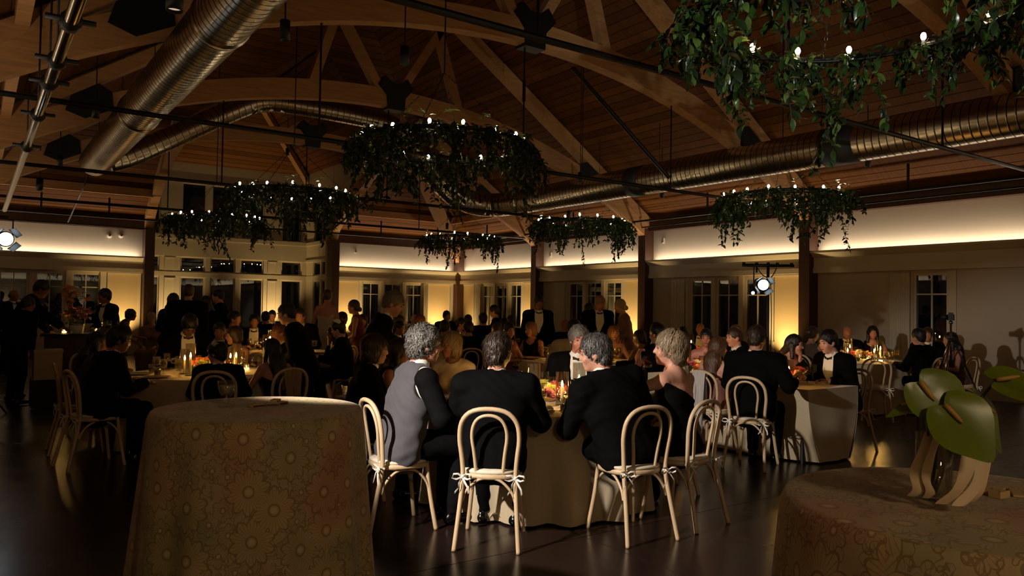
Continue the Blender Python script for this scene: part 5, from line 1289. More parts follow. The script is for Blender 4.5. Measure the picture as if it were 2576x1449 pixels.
S('t12a', 'T12', (9.61, 8.66, 1.266), 'woman with straight dark hair before the wall curtain', 'woman with straight dark hair', d=0, cloth='sleeved', col=(.08, .10, .16), hair='long', hc=BK, sk=MD)
S('t12b', 'T12', (10.48, 9.26, 1.303), 'older grey man in a dinner jacket beside the curtain', 'older man beside the curtain', d=0, hair='bald', hc=GREY, sk=TAN)
S('t12c', 'T12', (10.26, 8.68, 1.304), 'older blonde woman below the middle window', 'older blonde woman below the window', d=0, cloth='blouse', col=(.12, .11, .12), hair='bob', hc=BLD, sk=LT)
person('tuxfar', *(8.24, 10.83, 1.749), 205, 'standing young man in a dinner jacket in front of the second pillar', 'standing man by the second pillar', 'stand', arms='side', nod=8, hair='full', hc=BK, sk=DKS)
person('tuxblond', *(9.07, 10.12, 1.750), 200, 'standing man with sandy hair and bow tie looking down', 'standing sandy-haired man', 'stand', arms='side', nod=24, lean=8, hair='full', hc=(.56, .46, .34), sk=MD, big=1.1)
person('bunlady', *(9.26, 9.86, 1.712), -62, 'standing blonde woman with a dark-tied bun in a mauve blouse', 'woman with the bun in mauve', 'stand', cloth='blouse', col=(.52, .38, .36), nod=14, lean=8, arms='front', hair='bun', hc=BLD, sk=LT)
person('tuxdark', *(10.18, 11.67, 1.640), 120, 'dark-haired man half hidden behind the sandy-haired man', 'man half hidden by the window', 'stand', arms='side', nod=16, lean=10, hair='full', hc=BK, sk=LT)
# toward the corner post ------------------------------------------------
S('shorthair', 'T7', (6.96, 10.28, 1.287), 'man with cropped brown hair, back turned, before the corner tables', 'man with cropped brown hair', d=0, hair='short', hc=(.24, .16, .11), sk=MD)
S('blacksuit', 'T7', (6.48, 10.37, 1.310), 'man in a black suit from behind with a chair at his side', 'man in the black suit', d=0, hair='short', hc=BK, sk=TAN)
S('braces', 'T7', (6.17, 10.59, 1.317), 'man in white shirt with dark braces, seen from behind', 'man in white shirt and braces', d=8, cloth='shirt', col=(.82, .77, .66), col2=BLK, hair='short', hc=BK, sk=TAN)
S('ginger', 'T7', (6.89, 12.53, 1.371), 'ginger-haired woman before the amber corner panel', 'ginger-haired woman', az=120, cloth='gown', col=(.25, .18, .16), hair='bob', hc=GNG, sk=LT)
S('peeker', 'T7', (6.11, 11.61, 1.280), 'dark-haired man whose face shows beside the tousled grey hair', 'man peeking past the grey hair', az=150, hair='short', hc=BK, sk=TAN)
S('t7e', 'T7', (6.72, 11.92, 1.366), 'dark-haired man in profile left of the corner panel glow', 'man in profile by the corner panel', az=110, hair='short', hc=BRN, sk=MD)
S('oldman', 'T8', (8.29, 15.58, 1.346), 'balding old man lit near the end-wall window', 'balding old man', az=115, hair='bald', hc=SLV, sk=LT)
S('silhouette', 'T8', (9.64, 16.46, 1.431), 'man in silhouette against the amber corner panel', 'man in silhouette', az=180, hair='short', hc=BK, sk=DKS)
S('t8a', 'T8', (8.17, 13.34, 1.309), 'woman with dark hair facing the candles by the corner post', 'woman facing the corner candles', az=150, cloth='gown', col=(.16, .10, .10), hair='updo', hc=BK, sk=MD)
S('t8b', 'T8', (8.59, 13.77, 1.369), 'man in black, back turned, right of the corner post', 'man right of the corner post', d=0, hair='short', hc=BK, sk=MD)
S('t8c', 'T8', (8.96, 13.76, 1.398), 'bearded man by the far windows of the long wall', 'bearded man by the far windows', d=0, hair='full', hc=BK, sk=TAN)
S('t8d', 'T8', (8.65, 12.51, 1.328), 'woman half hidden under the lit wall panel', 'woman under the lit panel', d=0, cloth='gown', col=(.12, .08, .08), hair='long', hc=BK, sk=MD)
S('t8e', 'T8', (9.22, 13.09, 1.360), 'dark-haired man beside the lit wall panel', 'man beside the lit panel', d=0, hair='full', hc=BK, sk=MD)
person('waitress', *(8.13, 12.14, 1.576), -50, 'standing waitress in black with glasses and tied-back hair', 'waitress with glasses', 'stand', cloth='sleeved', col=BLK, arms='front', lean=6, nod=8, hair='bun', hc=BK, sk=LT)
# long rectangular table ------------------------------------------------
S('suitback', 'T3', (6.51, 4.90, 1.390), 'man with short brown hair and white collar, back turned, at the table end', 'man at the end of the long table', az=70, lean=6, yaw=4, col=(.036, .035, .037), arms='handback', hair='short', hc=(.20, .14, .10), sk=MD, big=1.1, chl='pale bentwood chair beside the long table end, white bow at its seat')
S('longlocks', 'T3', (6.71, 5.55, 1.249), 'woman with long brown waves and a pink strap dress from behind', 'woman with long brown waves', az=82, yaw=10, cloth='backless', col=(.50, .32, .30), hair='long', hc=(.33, .22, .15), sk=LT, chl='pale bentwood chair with a grey-white cloth knotted over its back')
S('smile', 'T3', (8.01, 6.84, 1.290), 'smiling dark-haired woman in a strapless coral dress', 'smiling woman', az=232, yaw=-6, cloth='strapless', col=(.62, .33, .28), hair='updo', hc=BK, sk=(.74, .50, .40), eyes=True)
S('profile2', 'T3', (7.95, 6.33, 1.322), 'short-haired man in a dinner jacket in profile facing left', 'man in profile facing left', az=292, yaw=-4, hair='short', hc=BRN, sk=LT)
S('chin', 'T3', (8.02, 5.49, 1.267), 'woman with long dark hair resting her chin on her fist', 'woman resting chin on fist', az=190, yaw=-26, nod=8, lean=12, arms='chinL', cloth='blouse', col=(.10, .085, .085), hair='long', hc=(.12, .08, .065), sk=(.78, .56, .47))
S('lean2', 'T3', (7.82, 4.95, 1.329), 'dark-haired man in a bow tie leaning toward the chin-resting woman', 'man leaning to the woman', az=285, nod=12, lean=16, hair='full', hc=BK, sk=LT)
# table by the tripod ---------------------------------------------------
S('updo2', 'T4', (10.62, 6.96, 1.314), 'woman with brown updo partly hidden behind the leaning man', 'woman with the brown updo', d=0, cloth='gown', col=(.30, .22, .18), hair='updo', hc=BRN, sk=TAN)
S('bald2', 'T4', (12.55, 7.55, 1.306), 'bald man in a dinner jacket and bow tie against the bare wall', 'bald man at the bare wall', az=225, yaw=20, hair='none', sk=TAN)
S('wavy', 'T4', (12.92, 7.30, 1.313), 'woman with long dark waves laughing beside the bald man', 'woman with long dark waves', az=245, yaw=-14, cloth='gown', col=(.07, .06, .06), hair='long', hc=BK, sk=MD)
S('darkback', 'T4', (11.72, 5.94, 1.305), 'dark-haired man in black, back turned, left of the tripod', 'man left of the tripod', d=0, col=(.05, .05, .055), hair='full', hc=BK, sk=MD, chl='pale bentwood chair left of the tripod, cushion bow showing')
S('behindback', 'T4', (13.09, 6.44, 1.311), 'man in a white shirt front beyond the dark-haired man', 'man beyond the dark-haired man', az=250, hair='short', hc=BRN, sk=MD)
S('striped', 'T4', (12.14, 5.64, 1.265), 'long-haired woman in a striped gown behind the tripod', 'woman behind the tripod', az=310, cloth='gown', col=(.36, .24, .22), hair='long', hc=BK, sk=MD)
chair(10.75, 6.05, 52, 'empty bentwood chair at the cloth-draped table by the bare wall')
# ------------------------------------------------------------------ the long table, its cloth and settings
t = thing('dining_table', 'narrow rectangular dining table whose draped end faces the camera', 'table', (7.30, 5.65, 0))
MB().bb(-.44, .44, -1.10, 1.10, .73, .756).obj('tabletop', M['chair'], t)
for sx in (-.38, .38):
    for sy in (-1.0, 1.0): MB().tube([(sx, sy, 0), (sx, sy, .73)], .02, 8).obj('leg', M['black'], t)
m = MB(); z = .76
m.add([(-.45, -1.11, z), (.45, -1.11, z), (.45, 1.11, z), (-.45, 1.11, z)], [(0, 1, 2, 3)])
nd = 14
def drop(f, n, flip=False):
    vs = []
    for j in range(n+1):
        for i in range(nd+1): vs.append(f(i/nd, j/n))
    fs = [(j*(nd+1)+i, j*(nd+1)+i+1, (j+1)*(nd+1)+i+1, (j+1)*(nd+1)+i) for j in range(n) for i in range(nd)]
    m.add(vs, fs)
drop(lambda u, v: ((u-.5)*.90*(1-.42*v*v)-.03*v, -1.11-.03*v+.012*math.sin(u*9)*v, z-(z-.02)*v), 8)
drop(lambda u, v: ((u-.5)*.90*(1-.3*v), 1.11+.03*v, z-(z-.02)*v), 6)
for s in (-1, 1):
    drop(lambda u, v: (s*(.45-.189*v*v*max(0, 1-u/.3)**2+.03*v*min(1, u*4)+.02*v*math.sin(u*30)*min(1, u*3)), -1.11+2.22*u-.03*v*max(0, 1-u*5), z-(z-.02)*v), 8)
tag(m.obj('tablecloth', M['cloth'], None, True, (7.30, 5.65, 0)), 'ivory cloth draped to the floor over the narrow long table', 'tablecloth')
TAB['T3'] = (7.30, 5.65, .60, .763, 'long table')
P_h2((7.02, 4.88, .763), 0, 'lit taper in a glass cylinder nearest the draped table end', 'candle', 'hurricane candles')
P_h1((7.38, 5.25, .763), 0, 'lit taper in a taller glass cylinder before the leaning man', 'candle', 'hurricane candles')
P_h2((7.25, 6.05, .763), 0, 'lit taper in a glass cylinder beside the long brown waves', 'candle', 'hurricane candles')
P_h1((7.32, 6.55, .763), 0, 'lit taper in a glass cylinder before the smiling woman', 'candle', 'hurricane candles')
for (x, y, lb) in ((6.98, 5.3, 'lit votive cup by the elbow of the man at the long table'), (7.5, 5.7, 'lit votive cup before the woman resting her chin'), (7.12, 6.4, 'lit votive cup toward the profile man')):
    P_vot((x, y, .763), 0, lb, 'candle', 'votive candles')
arrangement((7.24, 5.08, .763), 'low bouquet with peach roses at the draped end of the long table', 3, 16, .24, ('coral', 'peach', 'pink', 'cream', 'coral'))
arrangement((7.30, 5.62, .763), 'fuller bouquet of dusty blooms before the woman with her chin on her fist', 8, 16, .24, ('peach', 'mauve', 'pink', 'cream'))
arrangement((7.26, 6.36, .763), 'bouquet of cream and coral blooms before the smiling woman', 9, 16, .24, ('coral', 'cream', 'orange', 'pink'))
for k, (x, y) in {'suitback': (7.02, 5.12), 'longlocks': (7.02, 5.86), 'smile': (7.6, 6.55), 'profile2': (7.6, 6.2), 'chin': (7.6, 5.42), 'lean2': (7.6, 4.98)}.items():
    sh = PEOPLE[k]['short']; P_wine((x, y, .763), 0, 'stemmed wine glass before the %s' % sh, 'glass', 'wine glasses on the dining tables'); P_water((x+.02, y+.11, .763), 0, 'footed water goblet before the %s' % sh, 'glass', 'water goblets on the dining tables')
# ------------------------------------------------------------------ round-table settings
W = {'T2': ['vest', 'back', 'whisper', 'drinker', 'facing', 'blouse', 'brunette', 'youth'], 'T1': ['floral', 'bent', 'boy', 'longhair', 'leftman', 'profile', 'bowed', 'glasses'],
     'T5': ['whitejacket', 'barebacks', 'armout', 'pout', 'strawberry', 'lightbob', 'pinkdress'], 'T6': ['kippah', 'handface', 'earring', 't6a', 't6b'], 'T4': ['darkback', 'striped', 'updo2', 'bald2', 'wavy', 'behindback'],
     'T7': ['shorthair', 'blacksuit', 'braces', 'ginger', 't7e'], 'T8': ['t8a', 't8b', 't8c', 't8d'], 'T10': ['t10a', 't10b', 't10c'], 'T12': ['t12a', 't12b', 't12c', 'baldman']}
for k, l in (('T2', 2), ('T1', 2), ('T5', 1), ('T4', 1), ('T6', 1), ('T7', 0), ('T8', 0), ('T10', 0), ('T12', 0)): seat_items(k, W[k], l)
for k, a, b in (('T2', 4, 4), ('T1', 5, 5), ('T5', 4, 4), ('T6', 4, 3), ('T4', 4, 5), ('T7', 3, 3), ('T8', 3, 2), ('T10', 3, 2), ('T12', 2, 2)): candles(k, W[k], a, b)
for k, sd, n, c, lb in (('T2', 1, 20, ('pink', 'mauve', 'green', 'cream', 'coral'), 'low bouquet with pink orchids and green blooms on the nearest dining table'), ('T1', 2, 18, ('coral', 'mauve', 'pink', 'orange', 'green'), 'bouquet with an orange rose and mauve clusters behind the boy'),
      ('T5', 4, 16, ('orange', 'coral', 'burgundy', 'peach'), 'rust-coloured bouquet mid room between the seated backs'), ('T6', 5, 14, ('coral', 'orange', 'pink'), 'coral bouquet on the bay table beside the leaning man'),
      ('T4', 6, 16, ('coral', 'pink', 'green', 'cream'), 'bouquet with pink roses on the table by the tripod'), ('T7', 7, 12, ('pink', 'coral', 'cream'), 'small pink bouquet halfway to the corner post'), ('T8', 10, 12, ('white', 'cream', 'green'), 'white bouquet near the corner post'), ('T10', 12, 10, ('coral', 'pink'), 'small bouquet on the farthest bay table'), ('T12', 13, 10, ('cream', 'pink'), 'pale bouquet behind the lighting stand')):
    cx, cy, r, z, ts = TAB[k]; arrangement((cx, cy, z), lb, sd, n, .25, c)
# extra things on the nearest table
def bottle(p, label):
    o = MB().lathe([(.001, .002), (.031, .002), (.032, .01), (.032, .115), (.026, .145), (.013, .175), (.012, .215), (.014, .217), (.014, .226), (.001, .226)], 18).obj('beer_bottle', M['green_glass'], None, True, p)
    MB().lathe([(.0325, .035), (.0325, .095)], 18).obj('paper_label', M['black'], o, True); tag(o, label, 'bottle', 'green bottles')
bottle((3.88, 4.62, .764), 'green glass bottle standing behind the crumpled napkin')
bottle((3.80, 4.56, .764), 'second green bottle with dark label beside the jacket shoulder')
P_nap((3.68, 4.32, .764), .3, 'crumpled white napkin on the edge of the nearest dining table', 'napkin', 'white napkins')
P_nap((3.46, 4.53, .765), 1.3, 'crumpled white napkin beside the man with his back to the camera', 'napkin', 'white napkins')
P_nap((2.42, 7.98, .765), 2.1, 'folded pale napkin at the table edge before the boy', 'napkin', 'white napkins')
# cloths hung on chairs, napkin on the floor
def drape(key, wd, lo, label, mt, seed, fac=1):
    d = PEOPLE[key]; a = math.radians(d['az']); n = 16; R_ = random.Random(seed); vs = []
    prof = [(.03, -lo*.55), (.028, -.12), (.018, -.01), (0, .024), (-.020, .0), (-.03, -.1), (-.036, -lo*.6), (-.045, -lo)]
    for (dy, dz) in prof:
        for i in range(n+1):
            t_ = i/n-.5; k = 1+.35*min(0, dz/lo) ; vs.append((wd*t_*k+.02*math.sin(9*t_+seed)*(-dz/lo), -.240+dy+.018*math.sin(22*t_+seed)*min(1, -dz*6 if dz < 0 else 0), .890-.10*abs(t_*wd/.19)**2.2*1.0+dz*(1+.18*math.sin(5*t_+seed))))
    fs = [(j*(n+1)+i, j*(n+1)+i+1, (j+1)*(n+1)+i+1, (j+1)*(n+1)+i) for j in range(len(prof)-1) for i in range(n)]
    o = MB().add(vs, fs).obj('draped_cloth', mt, None, True, (d['x'], d['y'], 0)); o.rotation_euler = (0, 0, -a); tag(o, label, 'cloth')
M['beige'] = mat('beige_shawl', (.62, .50, .36), .9, var=.08, scale=30); M['greycloth'] = mat('grey_white_scarf', (.72, .70, .68), .85, var=.06, scale=30)
drape('longhair', .21, .30, 'beige cloth hung over the chair of the long-haired woman', M['beige'], 3)
drape('longlocks', .16, .55, 'grey-white cloth knotted on the chair of the woman with brown waves', M['greycloth'], 5)
drape('brunette', .34, .50, 'brown shawl over the chair of the dark-haired woman', mat('brown_shawl', (.30, .20, .14), .9), 8)
o = _napk(7).obj('napkin', M['napkin'], None, True, (3.22, 4.55, 0)); o.scale = (1.3, 1.2, 2.4); o.rotation_euler = (0, 0, .6); tag(o, 'white napkin fallen on the floor between the chair legs', 'napkin')
o = _napk(9).obj('napkin', M['napkin'], None, True, (3.02, 5.0, 0)); o.scale = (.5, .5, 1.2); tag(o, 'small white napkin on the floor by the patent shoes', 'napkin')
# coupe glass in the drinking woman's hand
q = PEOPLE['drinker']['q']; wr = q.hand[0][1]; gp = at_person('drinker', wr+V3(.045, .075, .075))
o = MB().lathe([(.001, 0), (.033, .001), (.033, .004), (.004, .010), (.0036, .10), (.012, .112), (.040, .126), (.049, .150), (.0475, .150), (.038, .130), (.001, .118)], 18).obj('coupe_glass', M['clear'], None, True, gp)
MB().lathe([(.001, .119), (.036, .131), (.041, .138), (.001, .138)], 16).obj('drink', M['pink_drink'], o, True)
g0, g1 = Vector((3.907, 4.015, 1.092)), Vector((4.095, 3.978, 1.190)); o.rotation_euler = (g1-g0).to_track_quat('Z', 'Y').to_euler(); o.location = g0
tag(o, 'coupe of pink drink held to the blonde woman\'s lips', 'glass')
# skullcaps
for k, lb in (('boy', 'white skullcap on the boy\'s head'), ('kippah', 'white skullcap on the man at the bay table')):
    q = PEOPLE[k]['q']; c = at_person(k, q.hc+q.H @ V3(0, -.045, .122)); m = MB(); s = PEOPLE[k]['s']
    m.lathe([(.088*s, -.040*s), (.080*s, -.016*s), (.060*s, .004*s), (.030*s, .016*s), (.001, .020*s)], 20); o = m.obj('skullcap', M['napkin'], None, True, c); tag(o, lb, 'cap')
    o.rotation_euler = (math.radians(22), 0, -math.radians(PEOPLE[k]['az']+(-50 if k == 'boy' else 0)))

# ------------------------------------------------------------------ tall cocktail tables with brocade cloths
def brocade(name):
    m = bpy.data.materials.new(name); m.use_nodes = True; nt = m.node_tree; N = nt.nodes; L = nt.links; b = N['Principled BSDF']
    b.inputs['Roughness'].default_value = .8; b.inputs['Sheen Weight'].default_value = .2
    uv = N.new('ShaderNodeUVMap'); uv.uv_map = 'UVMap'
    def math_(op, a, b_=None, c=None):
        n = N.new('ShaderNodeMath'); n.operation = op
        for i, v in enumerate((a, b_, c)):
            if v is None: continue
            if isinstance(v, (int, float)): n.inputs[i].default_value = v
            else: L.new(v, n.inputs[i])
        return n.outputs[0]
    def flowers(scale, npet, rmax, seed):
        mp = N.new('ShaderNodeMapping'); mp.inputs['Scale'].default_value = (scale,)*3; mp.inputs['Location'].default_value = (seed, seed*1.7, 0); L.new(uv.outputs[0], mp.inputs[0])
        vo = N.new('ShaderNodeTexVoronoi'); vo.voronoi_dimensions = '2D'; vo.inputs['Scale'].default_value = 1; vo.inputs['Randomness'].default_value = .75; L.new(mp.outputs[0], vo.inputs['Vector'])
        sb = N.new('ShaderNodeVectorMath'); sb.operation = 'SUBTRACT'; L.new(mp.outputs[0], sb.inputs[0]); L.new(vo.outputs['Position'], sb.inputs[1])
        sp = N.new('ShaderNodeSeparateXYZ'); L.new(sb.outputs[0], sp.inputs[0])
        ang = math_('ARCTAN2', sp.outputs[1], sp.outputs[0]); d = vo.outputs['Distance']
        pet = math_('ABSOLUTE', math_('SINE', math_('MULTIPLY', ang, npet)))
        edge = math_('ADD', rmax*.72, math_('MULTIPLY', pet, rmax*.28))
        ray = math_('LESS_THAN', math_('ABSOLUTE', math_('SINE', math_('MULTIPLY', ang, npet*3))), .22)
        inside = math_('LESS_THAN', d, edge); rim = math_('LESS_THAN', math_('ABSOLUTE', math_('SUBTRACT', d, edge)), .022)
        core = math_('LESS_THAN', d, rmax*.13); ring = math_('LESS_THAN', math_('ABSOLUTE', math_('SUBTRACT', d, rmax*.24)), .02)
        line = math_('MAXIMUM', math_('MULTIPLY', math_('MULTIPLY', ray, inside), math_('GREATER_THAN', d, rmax*.3)), math_('MAXIMUM', rim, ring))
        return line, core, inside
    l1, c1, i1 = flowers(5.4, 5, .50, 0); l2, c2, i2 = flowers(10.0, 3, .46, 3.3)
    wv = N.new('ShaderNodeTexNoise'); wv.inputs['Scale'].default_value = 18; L.new(uv.outputs[0], wv.inputs['Vector'])
    vein = math_('MULTIPLY', math_('LESS_THAN', math_('ABSOLUTE', math_('SUBTRACT', wv.outputs['Fac'], .5)), .012), math_('SUBTRACT', 1, i1))
    line = math_('MAXIMUM', l1, math_('MAXIMUM', math_('MULTIPLY', l2, math_('SUBTRACT', 1, i1)), vein))
    hue = N.new('ShaderNodeTexNoise'); hue.inputs['Scale'].default_value = 2.6; hue.inputs['Detail'].default_value = 1; L.new(uv.outputs[0], hue.inputs['Vector'])
    rp = N.new('ShaderNodeValToRGB'); e = rp.color_ramp.elements; e[0].position = .36; e[0].color = (*lin((.58, .55, .40)), 1); e[1].position = .66; e[1].color = (*lin((.68, .49, .38)), 1)
    k = e.new(.5); k.color = (*lin((.70, .61, .46)), 1); L.new(hue.outputs['Fac'], rp.inputs[0])
    def mix(f, a, c):
        n = N.new('ShaderNodeMix'); n.data_type = 'RGBA'; L.new(f, n.inputs[0]); L.new(a, n.inputs[6]); n.inputs[7].default_value = (*lin(c), 1); return n.outputs[2]
    gnd = mix(math_('MULTIPLY', i1, .22), rp.outputs[0], (.80, .66, .42)); col = mix(math_('MULTIPLY', line, .62), gnd, (.44, .31, .14)); col = mix(math_('MULTIPLY', math_('MAXIMUM', c1, math_('MULTIPLY', c2, math_('SUBTRACT', 1, i1))), .55), col, (.84, .76, .58))
    L.new(col, b.inputs['Base Color'])
    bp = N.new('ShaderNodeBump'); bp.inputs['Strength'].default_value = .25; bp.inputs['Distance'].default_value = .002; L.new(line, bp.inputs['Height']); L.new(bp.outputs[0], b.inputs['Normal'])
    return m
M['brocade'] = brocade('floral_brocade')
def cocktail(cx, cy, label, cl_label, seed):
    r, z = .455, 1.07
    t = thing('cocktail_table', label, 'table', (cx, cy, 0), 0, 'tall cocktail tables')
    MB().lathe([(.001, z-.004), (r-.01, z-.004), (r-.01, z-.03), (.001, z-.03)], 28).obj('tabletop', M['black'], t)
    MB().tube([(0, 0, .03), (0, 0, z-.03)], .035, 10).obj('pedestal', M['black'], t); MB().lathe([(.001, .0), (.27, .0), (.25, .02), (.001, .04)], 20).obj('base', M['black'], t)
    n = 144; mb = cloth_round(r, z+.002, 11, .030, seed, .20, .012, n); me = mb.mesh('tablecloth', M['brocade'], True)
    uvl = me.uv_layers.new(name='UVMap'); co = np.array(mb.v); rad = np.hypot(co[:, 0], co[:, 1]); ang = np.arctan2(co[:, 1], co[:, 0])
    for p in me.polygons:
        zs = [co[v][2] for v in p.vertices]; flat = min(zs) > z-.012; base = ang[p.vertices[0]]
        for li, v in zip(p.loop_indices, p.vertices):
            if flat: uvl.data[li].uv = (co[v][0], co[v][1])
            else:
                a = ang[v]
                if a-base > PI: a -= 2*PI
                if a-base < -PI: a += 2*PI
                uvl.data[li].uv = (a*r*1.15, co[v][2]+3)
    tag(mk('tablecloth', me, None, (cx, cy, 0)), cl_label, 'tablecloth', 'floral brocade tablecloths')
cocktail(1.06, 3.45, 'tall cocktail table carrying the etched goblet', 'brocade floral cloth on the tall table with the etched goblet', 4)
cocktail(2.03, .88, 'tall cocktail table carrying the green flowers', 'brocade floral cloth on the tall table with the green flowers', 9)
ZC = 1.073
o = MB().lathe([(.001, .003), (.036, .001), (.037, .006), (.012, .014), (.010, .022), (.016, .030), (.010, .040), (.024, .050), (.033, .064), (.040, .118), (.0385, .118), (.031, .066), (.022, .054), (.001, .052)], 22).obj('goblet', M['clear'], None, True, (.945, 3.56, ZC))
M['etched'] = mat('milky_drink', (.62, .60, .52), .4)
MB().lathe([(.001, .054), (.022, .056), (.031, .068), (.0355, .096), (.001, .096)], 18).obj('drink', M['etched'], o, True); tag(o, 'etched stemmed goblet with a cloudy drink on the tall table', 'glass')
M['box'] = mat('pale_card_box', (.80, .68, .50), .7, var=.05)
for (x, y, zz, r, d, lb) in ((1.055, 3.475, 0, .3, (.055, .034, .014), 'small pale matchbox lying apart beside the stacked ones'), (1.125, 3.47, 0, -.2, (.052, .032, .016), 'small pale matchbox at the bottom of the little stack'), (1.175, 3.50, 0, .5, (.052, .034, .016), 'tilted pale matchbox at the end of the little stack'), (1.145, 3.49, .016, .9, (.050, .032, .013), 'small pale matchbox lying on top of the stack')):
    o = MB().box((0, 0, d[2]/2+.001), d).box((0, 0, d[2]/2+.001), (d[0]*1.04, d[1]*.8, d[2]*.7)).obj('matchbox', M['box'], None, False, (x, y, ZC+zz)); o.rotation_euler = (0, 0, r); tag(o, lb, 'box', 'matchboxes on the tall table')
    MB().bb(-d[0]/2, d[0]/2, -d[1]/2-.0006, -d[1]/2, .003, d[2]-.002).obj('striking_strip', M['post'], o)
# vase with green anthuriums
VX, VY = 1.995, .965
t = thing('flower_vase', 'glass vase of green anthuriums wrapped in hanging beige ribbons', 'vase', (VX, VY, ZC))
MB().lathe([(.001, .004), (.038, .002), (.042, .010), (.043, .165), (.040, .165), (.039, .012), (.001, .010)], 26).obj('glass', M['clear'], t, True)
MB().lathe([(.001, .012), (.0385, .014), (.0395, .085), (.001, .085)], 20).obj('water', M['clear'], t, True)
M['spathe'] = mat('green_spathe', (.40, .46, .10), .30, var=.25, scale=6, bump=.15); M['spadix'] = mat('spadix', (.74, .56, .28), .6); M['stemg'] = mat('flower_stem', (.22, .30, .10), .5); M['rib'] = mat('beige_silk_ribbon', (.88, .78, .64), .55, var=.06, sheen=.3)
def spathe(c, n, tip, spd, L, Wd):
    """heart-shaped glossy bract facing n, pointed toward tip; the spadix rises from the notch along spd"""
    n, tip = Vector(n).normalized(), Vector(tip); tip = (tip-n*tip.dot(n)).normalized(); sd = tip.cross(n); K = 28; RG = 6; vs = []; C = Vector(c)-Vector((VX, VY, ZC))
    for j in range(RG+1):
        q = j/RG
        for i in range(K):
            a = 2*PI*i/K; x = math.sin(a); y = math.cos(a)                       # y>0 toward the tip
            if y > 0: px = x*(1-.30*y**2)*.5; py = .60*y**1.0+.14*max(0, y)**6
            else: px = x*.5*(1+.10*y); py = .44*y+.17*math.exp(-(x/.26)**2)
            px *= q; py *= q
            h = .22*px*px-.10*py*py*(1 if y < 0 else .4)-.05*q*q*math.cos(3*a)*.25+.012*math.sin(9*math.atan2(px, py+.6))*q
            vs.append(C+sd*px*Wd+tip*py*L+n*h*Wd)
    fs = [(j*K+i, j*K+(i+1) % K, (j+1)*K+(i+1) % K, (j+1)*K+i) for j in range(RG) for i in range(K)]
    o = MB().add(vs, fs).obj('spathe', M['spathe'], t, True)
    b = C-tip*L*.27+n*.006; sp_ = (Vector(spd).normalized()+n*.30).normalized(); MB().tube([b, b+sp_*.016, b+sp_*.038, b+sp_*.052], [.0050, .0056, .0050, .0022], 10).obj('spadix', M['spadix'], o, True)
    MB().tube([b-n*.006, b*.55+Vector((0, 0, .05)), (.010*sd.x, .010*sd.y, .02)], .0035, 6).obj('stem', M['stemg'], o, True)
# image-left is (-.817,.576,0) and toward the camera is (-.576,-.817,0)
RTV, TOV, UPV = Vector((.817, -.576, 0)), Vector((-.576, -.817, 0)), Vector((0, 0, 1))
spathe((1.792, 0.871, 1.357), TOV+UPV*.35-RTV*.15, RTV*.62-UPV*.75, RTV*.5-UPV*.85, .140, .135)
spathe((1.777, 0.908, 1.326), TOV*.4+UPV*.85-RTV*.3, -RTV*.9-UPV*.5, -RTV*.4-UPV*.2, .090, .045)
spathe((1.798, 0.820, 1.305), TOV+UPV*.42+RTV*.05, RTV*.55-UPV*.85, RTV*.5-UPV*.75, .150, .165)
spathe((2.016, 0.862, 1.299), TOV*.8+UPV*.35+RTV*.65, RTV*.5-UPV*.8, RTV*.5-UPV*.6, .150, .135)
spathe((2.051, 0.811, 1.372), TOV*.75+UPV*.8+RTV*.2, RTV*.9-UPV*.1, RTV*.8, .160, .115)
for k, (pts, w_) in enumerate(((((1.918, 0.933, 1.254), (1.860, 0.926, 1.212), (1.836, 0.932, 1.157), (1.855, 0.932, 1.117), (1.863, 0.952, 1.100)), .030), (((1.911, 0.913, 1.253), (1.854, 0.906, 1.202), (1.845, 0.914, 1.150), (1.870, 0.910, 1.116), (1.880, 0.928, 1.099)), .022),
        (((1.925, 0.854, 1.260), (1.899, 0.838, 1.209), (1.875, 0.844, 1.142), (1.870, 0.886, 1.095)), .034), (((1.996, 0.853, 1.254), (1.968, 0.838, 1.202), (1.939, 0.836, 1.141), (1.879, 0.855, 1.096)), .034), (((2.071, 0.875, 1.230), (2.030, 0.856, 1.174), (1.999, 0.855, 1.115), (1.998, 0.882, 1.082)), .020))):
    P = smooth([Vector(p)-Vector((VX, VY, ZC)) for p in pts], 2); vs = []
    for i, q in enumerate(P):
        q.z = max(q.z, .002+.002*k); dv = Vector((.80, -.56, 0))*(w_/2)*(1+.15*math.sin(i*.9+k))
        vs += [q-dv, q+Vector((-.003, -.004, 0)), q+dv]
    MB().add(vs, [f for i in range(len(P)-1) for f in ((3*i, 3*i+1, 3*i+4, 3*i+3), (3*i+1, 3*i+2, 3*i+5, 3*i+4))]).obj('ribbon', M['rib'], t, True)
for (x, y, r, d, lb) in ((2.215, .925, .2, (.085, .05, .008), 'flat pale card envelope beside the flower vase'), (2.165, .885, -.1, (.045, .03, .016), 'small pale card box in front of the envelope'), (2.25, .865, .5, (.09, .05, .006), 'folded pale card near the table edge by the vase')):
    o = MB().box((0, 0, d[2]/2), d).prism([(-d[0]/2, -d[1]/2), (d[0]/2, -d[1]/2), (0, 0)], 'z', d[2], d[2]+.0015).obj('card', M['box'], None, False, (x, y, ZC)); o.rotation_euler = (0, 0, r); tag(o, lb, 'card', 'cards on the tall table')
vs, fs = leaf_geo(.06, .010, .2, -.004); o = MB().add(vs, fs).obj('petal', M['rib'], None, True, (2.03, 1.15, ZC+.003)); o.rotation_euler = (0, 0, 2.4); tag(o, 'pale fallen petal lying on the brocade cloth', 'petal')
